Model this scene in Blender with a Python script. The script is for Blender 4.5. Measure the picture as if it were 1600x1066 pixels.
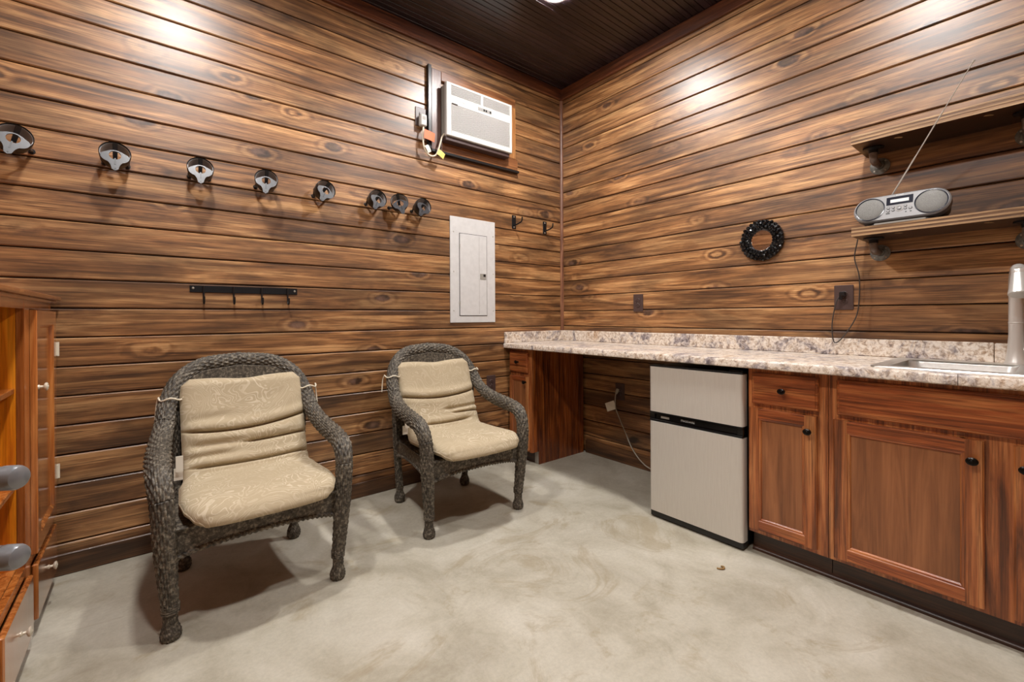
import bpy, math, random
import numpy as np
from mathutils import Vector, Matrix
for o in list(bpy.data.objects): bpy.data.objects.remove(o)
SC = bpy.context.scene
COL = SC.collection
PI = math.pi
random.seed(7); RNG = np.random.default_rng(7)

# ------------------------------------------------------------------ camera, world, exposure
S = 0.13                                     # board pitch in metres, sets the scale of the room
YAW, PITCH, ROLL = 0.681522608, -1.28324525e-3, -4.80303307e-3
CAM = Vector((-21.749607*S, -21.3950195*S, (0.639323625+8.05)*S))
fw = Vector((math.sin(YAW)*math.cos(PITCH), math.cos(YAW)*math.cos(PITCH), math.sin(PITCH)))
r0 = Vector((math.cos(YAW), -math.sin(YAW), 0)); u0 = r0.cross(fw)
rt = r0*math.cos(ROLL)+u0*math.sin(ROLL); up = rt.cross(fw)
cd = bpy.data.cameras.new('camera'); cam = bpy.data.objects.new('camera', cd); COL.objects.link(cam)
cam.matrix_world = Matrix(((rt.x, up.x, -fw.x, CAM.x), (rt.y, up.y, -fw.y, CAM.y), (rt.z, up.z, -fw.z, CAM.z), (0, 0, 0, 1)))
cd.sensor_width = 36; cd.lens = 695.8656/1600*36; cd.shift_y = -37.103/1600
cd.clip_start = 0.02; SC.camera = cam
w = bpy.data.worlds.new('world'); SC.world = w; w.use_nodes = True
w.node_tree.nodes['Background'].inputs[0].default_value = (0.8, 0.85, 1, 1)
w.node_tree.nodes['Background'].inputs[1].default_value = 0.05
vs = SC.view_settings; vs.view_transform = 'Standard'; vs.look = 'None'; vs.gamma = 1; vs.use_curve_mapping = False
vs.exposure = 1.7
LAMP_STRENGTH = 190.0                        # the recessed ceiling lamps, built with the ceiling

# ------------------------------------------------------------------ materials
def srgb(c):
    return tuple((x/12.92 if x <= .04045 else ((x+.055)/1.055)**2.4) for x in [v/255 for v in c])+(1,)
class NT:
    def __init__(s, name):
        s.m = bpy.data.materials.new(name); s.m.use_nodes = True; s.t = s.m.node_tree
        s.b = s.t.nodes['Principled BSDF']
    def n(s, typ, **kw):
        nd = s.t.nodes.new(typ)
        for k, v in kw.items():
            if k.startswith('i_'):
                key = k[2:]; key = int(key) if key.isdigit() else key
                if isinstance(v, tuple) and len(v) == 2 and hasattr(v[0], 'outputs'): s.t.links.new(v[0].outputs[v[1]], nd.inputs[key])
                else: nd.inputs[key].default_value = v
            else: setattr(nd, k, v)
        return nd
    def l(s, a, ao, b, bi): s.t.links.new(a.outputs[ao], b.inputs[bi])
    def math(s, op, a, b=None, clamp=False):
        nd = s.t.nodes.new('ShaderNodeMath'); nd.operation = op; nd.use_clamp = clamp
        for i, v in enumerate((a, b)):
            if v is None: continue
            if isinstance(v, tuple): s.t.links.new(v[0].outputs[v[1]], nd.inputs[i])
            else: nd.inputs[i].default_value = v
        return (nd, 0)
    def ramp(s, fac, stops):
        r = s.t.nodes.new('ShaderNodeValToRGB'); e = r.color_ramp.elements
        while len(e) > 1: e.remove(e[-1])
        e[0].position = stops[0][0]; e[0].color = stops[0][1]
        for p, c in stops[1:]:
            x = e.new(p); x.color = c
        s.t.links.new(fac[0].outputs[fac[1]], r.inputs[0]); return (r, 0)
    def mix(s, fac, a, b, mode='MIX'):
        nd = s.t.nodes.new('ShaderNodeMix'); nd.data_type = 'RGBA'; nd.blend_type = mode
        for key, v in (('Factor', fac), ('A', a), ('B', b)):
            idx = [i for i, sk in enumerate(nd.inputs) if sk.name == key and sk.enabled][0]
            if isinstance(v, tuple) and len(v) == 2 and hasattr(v[0], 'outputs'): s.t.links.new(v[0].outputs[v[1]], nd.inputs[idx])
            else: nd.inputs[idx].default_value = v
        return (nd, [i for i, sk in enumerate(nd.outputs) if sk.enabled][0])
    def coords(s, rnd=True, scale=(1, 1, 1)):
        tc = s.n('ShaderNodeTexCoord'); out = (tc, 'Object')
        if rnd:
            oi = s.n('ShaderNodeObjectInfo')
            cx = s.n('ShaderNodeCombineXYZ')
            for i, k in enumerate((37.1, 11.7, 23.3)):
                q = s.math('MULTIPLY', (oi, 'Random'), k); s.l(q[0], 0, cx, i)
            ad = s.n('ShaderNodeVectorMath', operation='ADD'); s.l(tc, 'Object', ad, 0); s.l(cx, 0, ad, 1); out = (ad, 0)
        if scale != (1, 1, 1):
            mp = s.n('ShaderNodeMapping'); mp.inputs['Scale'].default_value = scale; s.l(out[0], out[1], mp, 0); out = (mp, 0)
        return out
    def noise(s, co, scale, detail=4, rough=.55, dist=0):
        nd = s.n('ShaderNodeTexNoise'); nd.inputs['Scale'].default_value = scale; nd.inputs['Detail'].default_value = detail
        nd.inputs['Roughness'].default_value = rough; nd.inputs['Distortion'].default_value = dist
        s.l(co[0], co[1], nd, 'Vector'); return (nd, 0)
    def scaled(s, co, sc):
        mp = s.n('ShaderNodeMapping'); mp.inputs['Scale'].default_value = sc; s.l(co[0], co[1], mp, 0); return (mp, 0)
    def bump(s, h, strength=.2, dist=.002):
        b = s.n('ShaderNodeBump'); b.inputs['Strength'].default_value = strength; b.inputs['Distance'].default_value = dist
        s.l(h[0], h[1], b, 'Height'); s.l(b, 0, s.b, 'Normal')
    def out(s, col=None, rough=.5, metal=0, coat=0, spec=.5):
        if col is not None:
            if hasattr(col[0], 'outputs'): s.l(col[0], col[1], s.b, 'Base Color')
            else: s.b.inputs['Base Color'].default_value = col
        if isinstance(rough, tuple): s.l(rough[0], rough[1], s.b, 'Roughness')
        else: s.b.inputs['Roughness'].default_value = rough
        s.b.inputs['Metallic'].default_value = metal; s.b.inputs['Coat Weight'].default_value = coat
        s.b.inputs['Coat Roughness'].default_value = .36
        s.b.inputs['Specular IOR Level'].default_value = spec
        return s.m
def ax_scale(ax, along, across):
    v = [across]*3; v[ax] = along; return tuple(v)
def wood(name, dark, mid, light, ax=0, rough=.35, coat=.25, stain=.6, knots=False, fine=1.0, vary=.0, spec=.5, coatr=.36):
    s = NT(name); co = s.coords()
    g1 = s.noise(s.scaled(co, ax_scale(ax, .55, 9)), 2.6, 6, .6, .9)
    g2 = s.noise(s.scaled(co, ax_scale(ax, 1.2, 60)), 3.5, 5, .65, .25)
    g3 = s.noise(s.scaled(co, ax_scale(ax, 1.0, 2.6)), 1.9, 4, .6, .5)
    ring = g1
    if knots:
        kv = s.scaled(co, ax_scale(ax, 2.3, 5.2))
        vo = s.n('ShaderNodeTexVoronoi'); vo.inputs['Scale'].default_value = 1.0; vo.inputs['Randomness'].default_value = 1
        s.l(kv[0], kv[1], vo, 'Vector')
        wob = s.noise(co, 14, 3); d = s.math('ADD', (vo, 'Distance'), s.math('MULTIPLY', s.math('SUBTRACT', wob, .5), .16))
        near = s.math('SUBTRACT', 1, s.math('MULTIPLY', d, 3.2, True), True)      # 1 in the knot, 0 away
        ring = s.math('ADD', g1, s.math('MULTIPLY', s.math('SINE', s.math('MULTIPLY', d, 46)), s.math('MULTIPLY', near, .22)))
    c = s.ramp(ring, [(.34, srgb(dark)), (.49, srgb(mid)), (.64, srgb(light))])
    fm = s.ramp(g2, [(.36, (.30, .25, .22, 1)), (.55, (1, 1, 1, 1))])
    c = s.mix(.8*fine, c, fm, 'MULTIPLY')
    g4 = s.noise(s.scaled(co, ax_scale(ax, .8, 34)), 4.0, 3, .5, .35)
    fm2 = s.ramp(g4, [(.33, (.34, .27, .23, 1)), (.42, (1, 1, 1, 1))])
    c = s.mix(.7*fine, c, fm2, 'MULTIPLY')
    st = s.ramp(g3, [(.40, (0, 0, 0, 1)), (.66, (1, 1, 1, 1))])
    c = s.mix(s.math('MULTIPLY', st, stain), c, srgb(tuple(int(v*.5) for v in dark)))
    if knots:
        ko = s.ramp(d, [(.0, (1, 1, 1, 1)), (.085, (1, 1, 1, 1)), (.12, (.35, .35, .35, 1)), (.2, (.12, .12, .12, 1)), (.3, (0, 0, 0, 1))])
        sel = s.n('ShaderNodeSeparateColor'); s.l(vo, 'Color', sel, 0)
        ko = s.math('MULTIPLY', ko, s.math('GREATER_THAN', (sel, 0), .35))
        kc = s.ramp(wob, [(.4, srgb((38, 22, 14))), (.62, srgb((122, 92, 78)))])
        c = s.mix(s.math('MULTIPLY', ko, .85), c, kc)
    if vary:
        oi = s.n('ShaderNodeObjectInfo'); q = s.math('FRACT', s.math('MULTIPLY', (oi, 'Random'), 7.31))
        hs = s.n('ShaderNodeHueSaturation'); s.l(c[0], c[1], hs, 'Color')
        v = s.math('ADD', s.math('MULTIPLY', q, vary), 1-vary*.5); s.l(v[0], 0, hs, 'Value')
        c = (hs, 0)
    s.bump(g2, .12, .0015)
    rr = s.math('ADD', s.math('MULTIPLY', g2, .18), rough-.09)
    s.out(c, rr, 0, coat, spec); s.b.inputs['Coat Roughness'].default_value = coatr
    return s.m
def plain(name, c, rough=.5, metal=0, coat=0, var=.0, scale=30, bump=0, spec=.5):
    s = NT(name); col = srgb(c)
    if var or bump:
        co = s.coords(); n = s.noise(co, scale, 4)
        if var:
            col = s.ramp(n, [(.3, srgb(tuple(max(0, int(v*(1-var))) for v in c))), (.7, srgb(tuple(min(255, int(v*(1+var))) for v in c)))])
        if bump: s.bump(n, bump, .001)
    return s.out(col, rough, metal, coat, spec)

M = {}
M['plank'] = wood('stained_pine', (92, 60, 35), (160, 110, 65), (208, 158, 104), 0, .44, .6, .62, True, 1.0, .34)
M['trimw'] = wood('stained_trim', (70, 36, 24), (112, 62, 36), (142, 86, 52), 0, .36, .3, .5, False, 1, .1)
M['case'] = wood('casing_wood', (92, 52, 30), (138, 86, 48), (168, 112, 68), 0, .38, .25, .45, False, 1, .1)
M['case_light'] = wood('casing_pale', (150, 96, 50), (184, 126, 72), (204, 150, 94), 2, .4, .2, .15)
M['corner'] = wood('corner_bead', (104, 62, 42), (146, 98, 70), (170, 122, 92), 2, .35, .3, .3)
M['ceil'] = wood('ceiling_board', (28, 21, 26), (44, 34, 40), (62, 48, 54), 0, .3, .3, .4, False, .6, .1)
M['back'] = plain('wall_backing', (16, 9, 6), .8)
M['base'] = wood('baseboard', (66, 42, 25), (100, 66, 39), (128, 88, 55), 0, .4, .2, .6)
M['cabv'] = wood('cherry_v', (104, 54, 25), (178, 100, 50), (214, 142, 84), 2, .32, .35, .28, False, .9, .12)
M['cabh'] = wood('cherry_h', (100, 48, 20), (168, 86, 40), (206, 128, 70), 1, .32, .35, .36, False, .9, .12)
M['cabdark'] = wood('cherry_panel', (122, 74, 42), (148, 92, 54), (168, 108, 66), 2, .4, .25, .2, False, .2)
M['cabside'] = wood('cherry_side', (84, 36, 13), (150, 74, 27), (186, 104, 42), 2, .26, .4, .4, False, 1)
M['kick'] = wood('toe_kick', (40, 22, 12), (66, 38, 20), (92, 56, 30), 1, .4, .2, .5)
M['ply'] = wood('plywood', (136, 102, 68), (184, 146, 104), (206, 170, 128), 1, .5, .1, .2)
M['ply_dark'] = wood('plywood_dark', (90, 62, 40), (124, 90, 62), (150, 114, 80), 1, .5, .1, .2)
M['shelf_dark'] = wood('shelf_stain', (22, 11, 7), (42, 20, 11), (70, 36, 18), 1, .33, .3, .5)
M['hutch'] = wood('hutch_wood', (130, 66, 26), (176, 102, 46), (204, 132, 70), 2, .24, 1.0, .2, False, .5, 0, .6, .17)
M['hutch_in'] = wood('hutch_inside', (196, 98, 12), (226, 128, 18), (240, 150, 34), 2, .3, .3, .12, False, .4)
M['hutch_back'] = wood('hutch_back', (70, 24, 10), (104, 40, 16), (124, 54, 22), 2, .35, .3, .3)
M['black'] = plain('black_plastic', (18, 18, 20), .35)
M['blackm'] = plain('black_metal', (30, 31, 34), .42, .6)
M['bronze'] = plain('dark_bronze', (34, 30, 28), .28, .85)
M['darkgloss'] = plain('black_gloss', (10, 10, 12), .15)
M['white'] = plain('white_enamel', (206, 205, 204), .4, var=.02)
M['whitep'] = plain('white_plastic', (196, 195, 191), .5)
M['greyp'] = plain('grey_plastic', (150, 146, 138), .5)
M['slot'] = plain('grille_gap', (44, 38, 34), .8)
M['tag_o'] = plain('orange_tag', (232, 120, 80), .6)
M['tag_y'] = plain('yellow_tag', (224, 206, 110), .6)
M['tag_w'] = plain('paper_tag', (226, 220, 206), .7)
M['cordw'] = plain('cream_cord', (226, 214, 190), .5)
M['cordb'] = plain('dark_cord', (58, 52, 48), .5)
M['cordg'] = plain('grey_cord', (170, 164, 150), .5)
M['plate'] = plain('brown_plate', (74, 56, 52), .4)
M['steel'] = plain('brushed_steel', (196, 193, 188), .3, .75, var=.04, scale=60)
M['chrome'] = plain('satin_nickel', (214, 210, 204), .3, .55)
M['brass'] = plain('pale_knob', (226, 216, 196), .25, .2)
M['pipe'] = plain('iron_pipe', (112, 98, 90), .38, .4, var=.15, scale=60)
M['flange'] = plain('iron_flange', (112, 112, 108), .45, .4, var=.2, scale=80)
M['screw'] = plain('screw_zinc', (200, 198, 190), .3, .9)
M['silver'] = plain('radio_silver', (140, 139, 139), .4, .25)
M['mesh_grey'] = plain('speaker_grille', (110, 108, 104), .6, .3, var=.15, scale=400, bump=.3)
M['navy'] = plain('display_navy', (22, 24, 38), .2)
M['lcd'] = plain('lcd', (214, 216, 216), .3)
M['tube'] = plain('grey_tube', (142, 144, 147), .25, .45, var=.12, scale=20)
M['fabric_tie'] = plain('tie_cord', (222, 212, 190), .8)
M['leaf'] = plain('dry_leaf', (150, 118, 70), .7)
M['mirror'] = plain('mirror_glass', (235, 225, 225), .03, 1)
def mat_steel_door():
    s = NT('stainless_door'); co = s.coords(False)
    g = s.noise(s.scaled(co, (1, 1, .03)), 420, 2)
    c = s.ramp(g, [(.3, srgb((212, 207, 199))), (.7, srgb((220, 216, 208)))])
    s.bump(g, .03, .0005)
    return s.out(c, .46, .35)
M['sdoor'] = mat_steel_door()
def mat_concrete():
    s = NT('concrete'); co = s.coords(False)
    a = s.noise(co, 1.3, 8, .62, 1.6); b = s.noise(co, 4.2, 10, .68, .9); f = s.noise(co, 70, 5, .75)
    c = s.ramp(a, [(.32, srgb((158, 150, 132))), (.5, srgb((192, 186, 170))), (.66, srgb((212, 207, 194)))])
    c = s.mix(.45, c, s.ramp(b, [(.34, srgb((160, 151, 132))), (.5, srgb((192, 186, 170))), (.7, srgb((212, 207, 195)))]), 'MIX')
    c = s.mix(.25, c, s.ramp(f, [(.3, srgb((130, 124, 108))), (.6, srgb((220, 216, 205)))]), 'MULTIPLY')
    st = s.ramp(s.noise(co, 2.3, 5, .7, 2.0), [(.56, (0, 0, 0, 1)), (.66, (1, 1, 1, 1))])
    c = s.mix(s.math('MULTIPLY', st, .45), c, srgb((150, 134, 104)))
    s.bump(b, .06, .004)
    return s.out(c, s.math('ADD', s.math('MULTIPLY', b, .25), .3), 0, 0, .4)
M['concrete'] = mat_concrete()
def mat_granite():
    s = NT('granite_laminate'); co = s.coords(False)
    a = s.noise(co, 7, 5, .7, .8); b = s.noise(co, 42, 5, .75, .6); f = s.noise(co, 120, 3, .7)
    c = s.ramp(b, [(.3, srgb((120, 108, 108))), (.42, srgb((190, 168, 146))), (.52, srgb((226, 214, 200))), (.7, srgb((240, 232, 222)))])
    c2 = s.ramp(b, [(.36, srgb((70, 62, 66))), (.5, srgb((150, 140, 142))), (.66, srgb((222, 212, 204)))])
    c3 = s.ramp(b, [(.34, srgb((104, 76, 52))), (.5, srgb((188, 150, 110))), (.66, srgb((232, 216, 194)))])
    c = s.mix(s.ramp(a, [(.5, (0, 0, 0, 1)), (.62, (1, 1, 1, 1))]), c, c2)
    c = s.mix(s.ramp(a, [(.3, (1, 1, 1, 1)), (.42, (0, 0, 0, 1))]), c, c3)
    sp = s.ramp(f, [(.3, (.35, .3, .3, 1)), (.42, (1, 1, 1, 1))]); c = s.mix(.7, c, sp, 'MULTIPLY')
    return s.out(c, .3, 0, .1)
M['granite'] = mat_granite()
def mat_wicker():
    s = NT('wicker'); co = s.coords(False)
    a = s.noise(co, 75, 3, .7); b = s.noise(co, 9, 3)
    c = s.ramp(a, [(.3, srgb((40, 36, 31))), (.5, srgb((84, 77, 67))), (.7, srgb((150, 141, 124)))])
    c = s.mix(.5, c, s.ramp(b, [(.3, (.5, .48, .46, 1)), (.65, (1, 1, 1, 1))]), 'MULTIPLY')
    return s.out(c, .55, 0, 0, .4)
M['wicker'] = mat_wicker()
def mat_cushion():
    s = NT('damask'); co = s.coords(True)
    n = s.noise(co, 7.5, 2, .5, 1.0)
    ln = s.math('SINE', s.math('MULTIPLY', n, 95))
    patch = s.ramp(s.noise(co, 5, 2), [(.42, (0, 0, 0, 1)), (.58, (1, 1, 1, 1))])
    k = s.math('MULTIPLY', s.ramp(ln, [(.35, (0, 0, 0, 1)), (.75, (1, 1, 1, 1))]), s.math('ADD', s.math('MULTIPLY', patch, .6), .25))
    f = s.noise(co, 500, 2)
    c = s.mix(k, srgb((182, 166, 138)), srgb((208, 195, 170)))
    c = s.mix(.2, c, s.ramp(f, [(.35, (.6, .58, .52, 1)), (.6, (1, 1, 1, 1))]), 'MULTIPLY')
    s.bump(s.math('ADD', k, f), .25, .0015)
    return s.out(c, .8, 0, 0, .25)
M['cushion'] = mat_cushion()
def mat_emit(name, c, st):
    s = NT(name); s.b.inputs['Base Color'].default_value = (0.9, 0.9, 0.9, 1)
    s.b.inputs['Emission Color'].default_value = c; s.b.inputs['Emission Strength'].default_value = st; return s.m
M['lens'] = mat_emit('lamp_lens', (1.0, .965, .94, 1), LAMP_STRENGTH)

# ------------------------------------------------------------------ mesh helpers
ORG = {}
def link(o, parent=None):
    COL.objects.link(o)
    if parent is not None: o.parent = parent
    return o
def tag(o, label, cat, group=None):
    o['label'] = label; o['category'] = cat
    if group: o['group'] = group
    return o
def thing(name, label, cat, loc=(0, 0, 0), rotz=0, group=None):
    o = bpy.data.objects.new(name, None); o.empty_display_size = .05; link(o)
    o.location = loc; o.rotation_euler = (0, 0, rotz); ORG[o.name] = Vector(loc)
    return tag(o, label, cat, group)
class MB:
    def __init__(s): s.v = []; s.f = []
    def add(s, V, F, mat=None):
        n = len(s.v)
        for p in V: s.v.append(tuple(mat @ Vector(p)) if mat is not None else tuple(p))
        for q in F: s.f.append(tuple(i+n for i in q))
        return s
    def box(s, x0, x1, y0, y1, z0, z1, b=0.0, mat=None):
        x0, x1 = min(x0, x1), max(x0, x1); y0, y1 = min(y0, y1), max(y0, y1); z0, z1 = min(z0, z1), max(z0, z1)
        b = min(b, (x1-x0)*.49, (y1-y0)*.49, (z1-z0)*.49)
        if b <= 0:
            V = [(x, y, z) for x in (x0, x1) for y in (y0, y1) for z in (z0, z1)]
            F = [(0, 1, 3, 2), (4, 6, 7, 5), (0, 4, 5, 1), (2, 3, 7, 6), (0, 2, 6, 4), (1, 5, 7, 3)]
            return s.add(V, F, mat)
        V = []; idx = {}
        for i, (X, sx) in enumerate(((x0, 1), (x1, -1))):
            for j, (Y, sy) in enumerate(((y0, 1), (y1, -1))):
                for k, (Z, sz) in enumerate(((z0, 1), (z1, -1))):
                    for a in range(3):
                        p = [X+sx*b, Y+sy*b, Z+sz*b]; p[a] = (X, Y, Z)[a]
                        idx[i, j, k, a] = len(V); V.append(tuple(p))
        F = []
        g = lambda i, j, k, a: idx[i, j, k, a]
        for i in (0, 1):
            F.append((g(i,0,0,0), g(i,1,0,0), g(i,1,1,0), g(i,0,1,0)))
            F.append((g(0,i,0,1), g(1,i,0,1), g(1,i,1,1), g(0,i,1,1)))
            F.append((g(0,0,i,2), g(1,0,i,2), g(1,1,i,2), g(0,1,i,2)))
        for i in (0, 1):
            for j in (0, 1):
                F.append((g(i,j,0,0), g(i,j,1,0), g(i,j,1,1), g(i,j,0,1)))
                F.append((g(i,0,j,0), g(i,1,j,0), g(i,1,j,2), g(i,0,j,2)))
                F.append((g(0,i,j,1), g(1,i,j,1), g(1,i,j,2), g(0,i,j,2)))
                for k in (0, 1): F.append((g(i,j,k,0), g(i,j,k,1), g(i,j,k,2)))
        return s.add(V, F, mat)
    def tube(s, P, r, n=10, cap=True, mat=None):
        P = np.array(P, float); rr = np.full(len(P), r) if np.isscalar(r) else np.array(r, float)
        T, N, B = frames(P); V = []; F = []
        for i in range(len(P)):
            for k in range(n):
                a = 2*PI*k/n; V.append(P[i]+rr[i]*(math.cos(a)*N[i]+math.sin(a)*B[i]))
        for i in range(len(P)-1):
            for k in range(n):
                F.append((i*n+k, i*n+(k+1) % n, (i+1)*n+(k+1) % n, (i+1)*n+k))
        if cap: F.append(tuple(range(n))[::-1]); F.append(tuple((len(P)-1)*n+k for k in range(n)))
        return s.add(V, F, mat)
    def lathe(s, prof, org=(0, 0, 0), axis=(0, 0, 1), n=20, cap=True, sx=1.0, sy=1.0):
        A = Vector(axis).normalized(); X = A.orthogonal().normalized()
        if abs(A.z) < .9: X = Vector((0, 0, 1)).cross(A).normalized()
        Y = A.cross(X); V = []; F = []
        for (r, h) in prof:
            for k in range(n):
                a = 2*PI*k/n; V.append(Vector(org)+A*h+X*(r*sx*math.cos(a))+Y*(r*sy*math.sin(a)))
        m = len(prof)
        for i in range(m-1):
            for k in range(n): F.append((i*n+k, i*n+(k+1) % n, (i+1)*n+(k+1) % n, (i+1)*n+k))
        if cap: F.append(tuple(range(n))[::-1]); F.append(tuple((m-1)*n+k for k in range(n)))
        return s.add(V, F)
    def prism(s, poly, fn0, fn1):
        n = len(poly); V = [fn0(p) for p in poly]+[fn1(p) for p in poly]
        F = [tuple(range(n))[::-1], tuple(range(n, 2*n))]+[(i, (i+1) % n, n+(i+1) % n, n+i) for i in range(n)]
        return s.add(V, F)
    def ring(s, outer, inner, fn0, fn1):
        """band between two outlines of the same point count, with thickness"""
        n = len(outer); V = [fn0(p) for p in outer]+[fn0(p) for p in inner]+[fn1(p) for p in outer]+[fn1(p) for p in inner]; F = []
        for i in range(n):
            j = (i+1) % n
            F += [(i, j, n+j, n+i), (2*n+i, 3*n+i, 3*n+j, 2*n+j), (i, 2*n+i, 2*n+j, j), (n+i, n+j, 3*n+j, 3*n+i)]
        return s.add(V, F)
    def build(s, name, mat, parent=None, world=True, smooth=35, org=None, kind=None):
        me = bpy.data.meshes.new(name)
        o3 = Vector((0, 0, 0))
        if world:
            if parent is not None: o3 = ORG.get(parent.name, Vector((0, 0, 0)))
            elif org is not None: o3 = Vector(org)
        V = [(p[0]-o3.x, p[1]-o3.y, p[2]-o3.z) for p in s.v]
        me.from_pydata(V, [], s.f); me.validate(); fix_normals(me)
        if smooth: me.shade_smooth(); me.set_sharp_from_angle(angle=math.radians(smooth))
        me.materials.append(M[mat] if isinstance(mat, str) else mat)
        o = bpy.data.objects.new(name, me); link(o, parent)
        if parent is None and org is not None: o.location = org
        ORG[o.name] = o3
        if kind: o['kind'] = kind
        return o
import bmesh
def fix_normals(me):
    bm = bmesh.new(); bm.from_mesh(me); bmesh.ops.recalc_face_normals(bm, faces=bm.faces[:]); bm.to_mesh(me); bm.free()
def frames(P):
    T = np.gradient(P, axis=0); T /= np.linalg.norm(T, axis=1)[:, None]+1e-12
    ref = np.array([0, 0, 1.0]) if abs(T[0][2]) < .8 else np.array([1.0, 0, 0])
    N = np.zeros_like(P); n = np.cross(T[0], np.cross(ref, T[0])); N[0] = n/np.linalg.norm(n)
    for i in range(1, len(P)):
        v = N[i-1]-T[i]*np.dot(N[i-1], T[i]); N[i] = v/(np.linalg.norm(v)+1e-12)
    return T, N, np.cross(T, N)
def npmesh(name, V, F, mat, parent=None, smooth=True):
    me = bpy.data.meshes.new(name); V = np.ascontiguousarray(V, np.float32).reshape(-1, 3); F = np.ascontiguousarray(F, np.int32).reshape(-1, 4)
    me.vertices.add(len(V)); me.vertices.foreach_set('co', V.ravel())
    me.loops.add(F.size); me.loops.foreach_set('vertex_index', F.ravel())
    me.polygons.add(len(F)); me.polygons.foreach_set('loop_start', np.arange(0, F.size, 4, dtype=np.int32))
    me.update(calc_edges=True); me.validate()
    if smooth: me.shade_smooth()
    me.materials.append(M[mat]); o = bpy.data.objects.new(name, me); link(o, parent); return o
def gridfaces(nu, nv, wrap_v=False):
    i = np.arange(nu-1)[:, None]; j = np.arange(nv if wrap_v else nv-1)[None, :]; j2 = (j+1) % nv
    return np.stack([i*nv+j+0*j2, i*nv+j2, (i+1)*nv+j2, (i+1)*nv+j], -1).reshape(-1, 4)
def catmull(P, per=14):
    P = np.array(P, float); Q = np.vstack([2*P[0]-P[1], P, 2*P[-1]-P[-2]]); out = []
    for i in range(1, len(Q)-2):
        t = np.linspace(0, 1, per, endpoint=False)[:, None]; a, b, c, d = Q[i-1], Q[i], Q[i+1], Q[i+2]
        out.append(.5*((2*b)+(-a+c)*t+(2*a-5*b+4*c-d)*t**2+(-a+3*b-3*c+d)*t**3))
    out.append(P[-1:]); return np.vstack(out)
def resample(P, step):
    s = np.r_[0, np.cumsum(np.linalg.norm(np.diff(P, axis=0), axis=1))]; n = max(3, int(s[-1]/step)+1)
    t = np.linspace(0, s[-1], n); return np.stack([np.interp(t, s, P[:, k]) for k in range(P.shape[1])], 1), t
def copy_tree(o, parent=None):
    c = o.copy(); COL.objects.link(c); c.parent = parent
    for ch in list(o.children): copy_tree(ch, c)
    return c
def text_obj(name, txt, size, mat, matrix, parent, ext=.0004):
    cu = bpy.data.curves.new(name, 'FONT'); cu.body = txt; cu.size = size; cu.extrude = ext; cu.align_x = 'CENTER'; cu.align_y = 'CENTER'; cu.resolution_u = 2
    t = bpy.data.objects.new(name+'_src', cu); COL.objects.link(t)
    bpy.context.view_layer.update()
    me = bpy.data.meshes.new_from_object(t.evaluated_get(bpy.context.evaluated_depsgraph_get()))
    bpy.data.objects.remove(t); me.materials.clear(); me.materials.append(M[mat])
    o3 = ORG.get(parent.name, Vector((0, 0, 0))); me.transform(Matrix.Translation(-o3) @ matrix)
    o = bpy.data.objects.new(name, me); link(o, parent); ORG[o.name] = o3; return o

# ------------------------------------------------------------------ the room
XL, YF, ZC = -3.62, -3.60, 3.12
Z0 = 8.05*S
b = MB().box(XL-.1, .1, YF-.1, .1, -.1, 0); fl = b.build('floor', 'concrete', kind='structure', smooth=0)
GAP = .0055
def plank_mesh(L):
    me = MB(); c = .0045; h = S-GAP; d = .014
    poly = [(0, 0+.0), (0, h), (-(d-c), h), (-d, h-c), (-d, c), (-(d-c), 0)]
    me.prism(poly, lambda p: (0, p[0], p[1]), lambda p: (L, p[0], p[1]))
    m = bpy.data.meshes.new('plank'); m.from_pydata(me.v, [], me.f); fix_normals(m); m.materials.append(M['plank']); return m
def wall(name, loc, rotz, L):
    bk = MB().box(-.02, L+.02, 0, .09, 0, ZC+.05)
    wl = bk.build(name, 'back', None, world=False, smooth=0, kind='structure'); wl.location = loc; wl.rotation_euler = (0, 0, rotz)
    pm = plank_mesh(L)
    for k in range(-8, 16):
        z = Z0+k*S; p = bpy.data.objects.new('plank', pm); link(p, wl); p.location = (0, 0, z+GAP/2)
    return wl
D = .014
# plank front faces lie on Y=0 (back wall) and X=0 (right wall)
wall('wall_back', (XL, D, 0), 0, -XL+D)
wall('wall_right', (D, 0, 0), -PI/2, -YF)
wall('wall_left', (XL-D, YF, 0), PI/2, -YF)
wall('wall_front', (0, YF-D, 0), PI, -XL)
# ceiling of narrow beaded boards running along X
ce = MB().box(XL-.05, .05, YF-.05, .05, ZC+.012, ZC+.1).build('ceiling', 'ceil', kind='structure', smooth=0)
bw = .083; cm = MB(); Lc = -XL
prof = [(0, .014), (0, .004), (.003, 0), (.0385, 0), (.0385, .0025), (.0395, -.0025), (.0415, -.004), (.0435, -.0025), (.0445, .0025), (.0445, 0), (bw-.005, 0), (bw-.002, .004), (bw-.002, .014)]
cm.prism(prof, lambda p: (0, -p[0], p[1]), lambda p: (Lc, -p[0], p[1]))
cme = bpy.data.meshes.new('ceiling_board'); cme.from_pydata(cm.v, [], cm.f); fix_normals(cme); cme.materials.append(M['ceil'])
for i in range(int(-YF/bw)+1):
    o = bpy.data.objects.new('ceiling_board', cme); link(o, ce); o.location = (XL, -i*bw, ZC)
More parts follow.
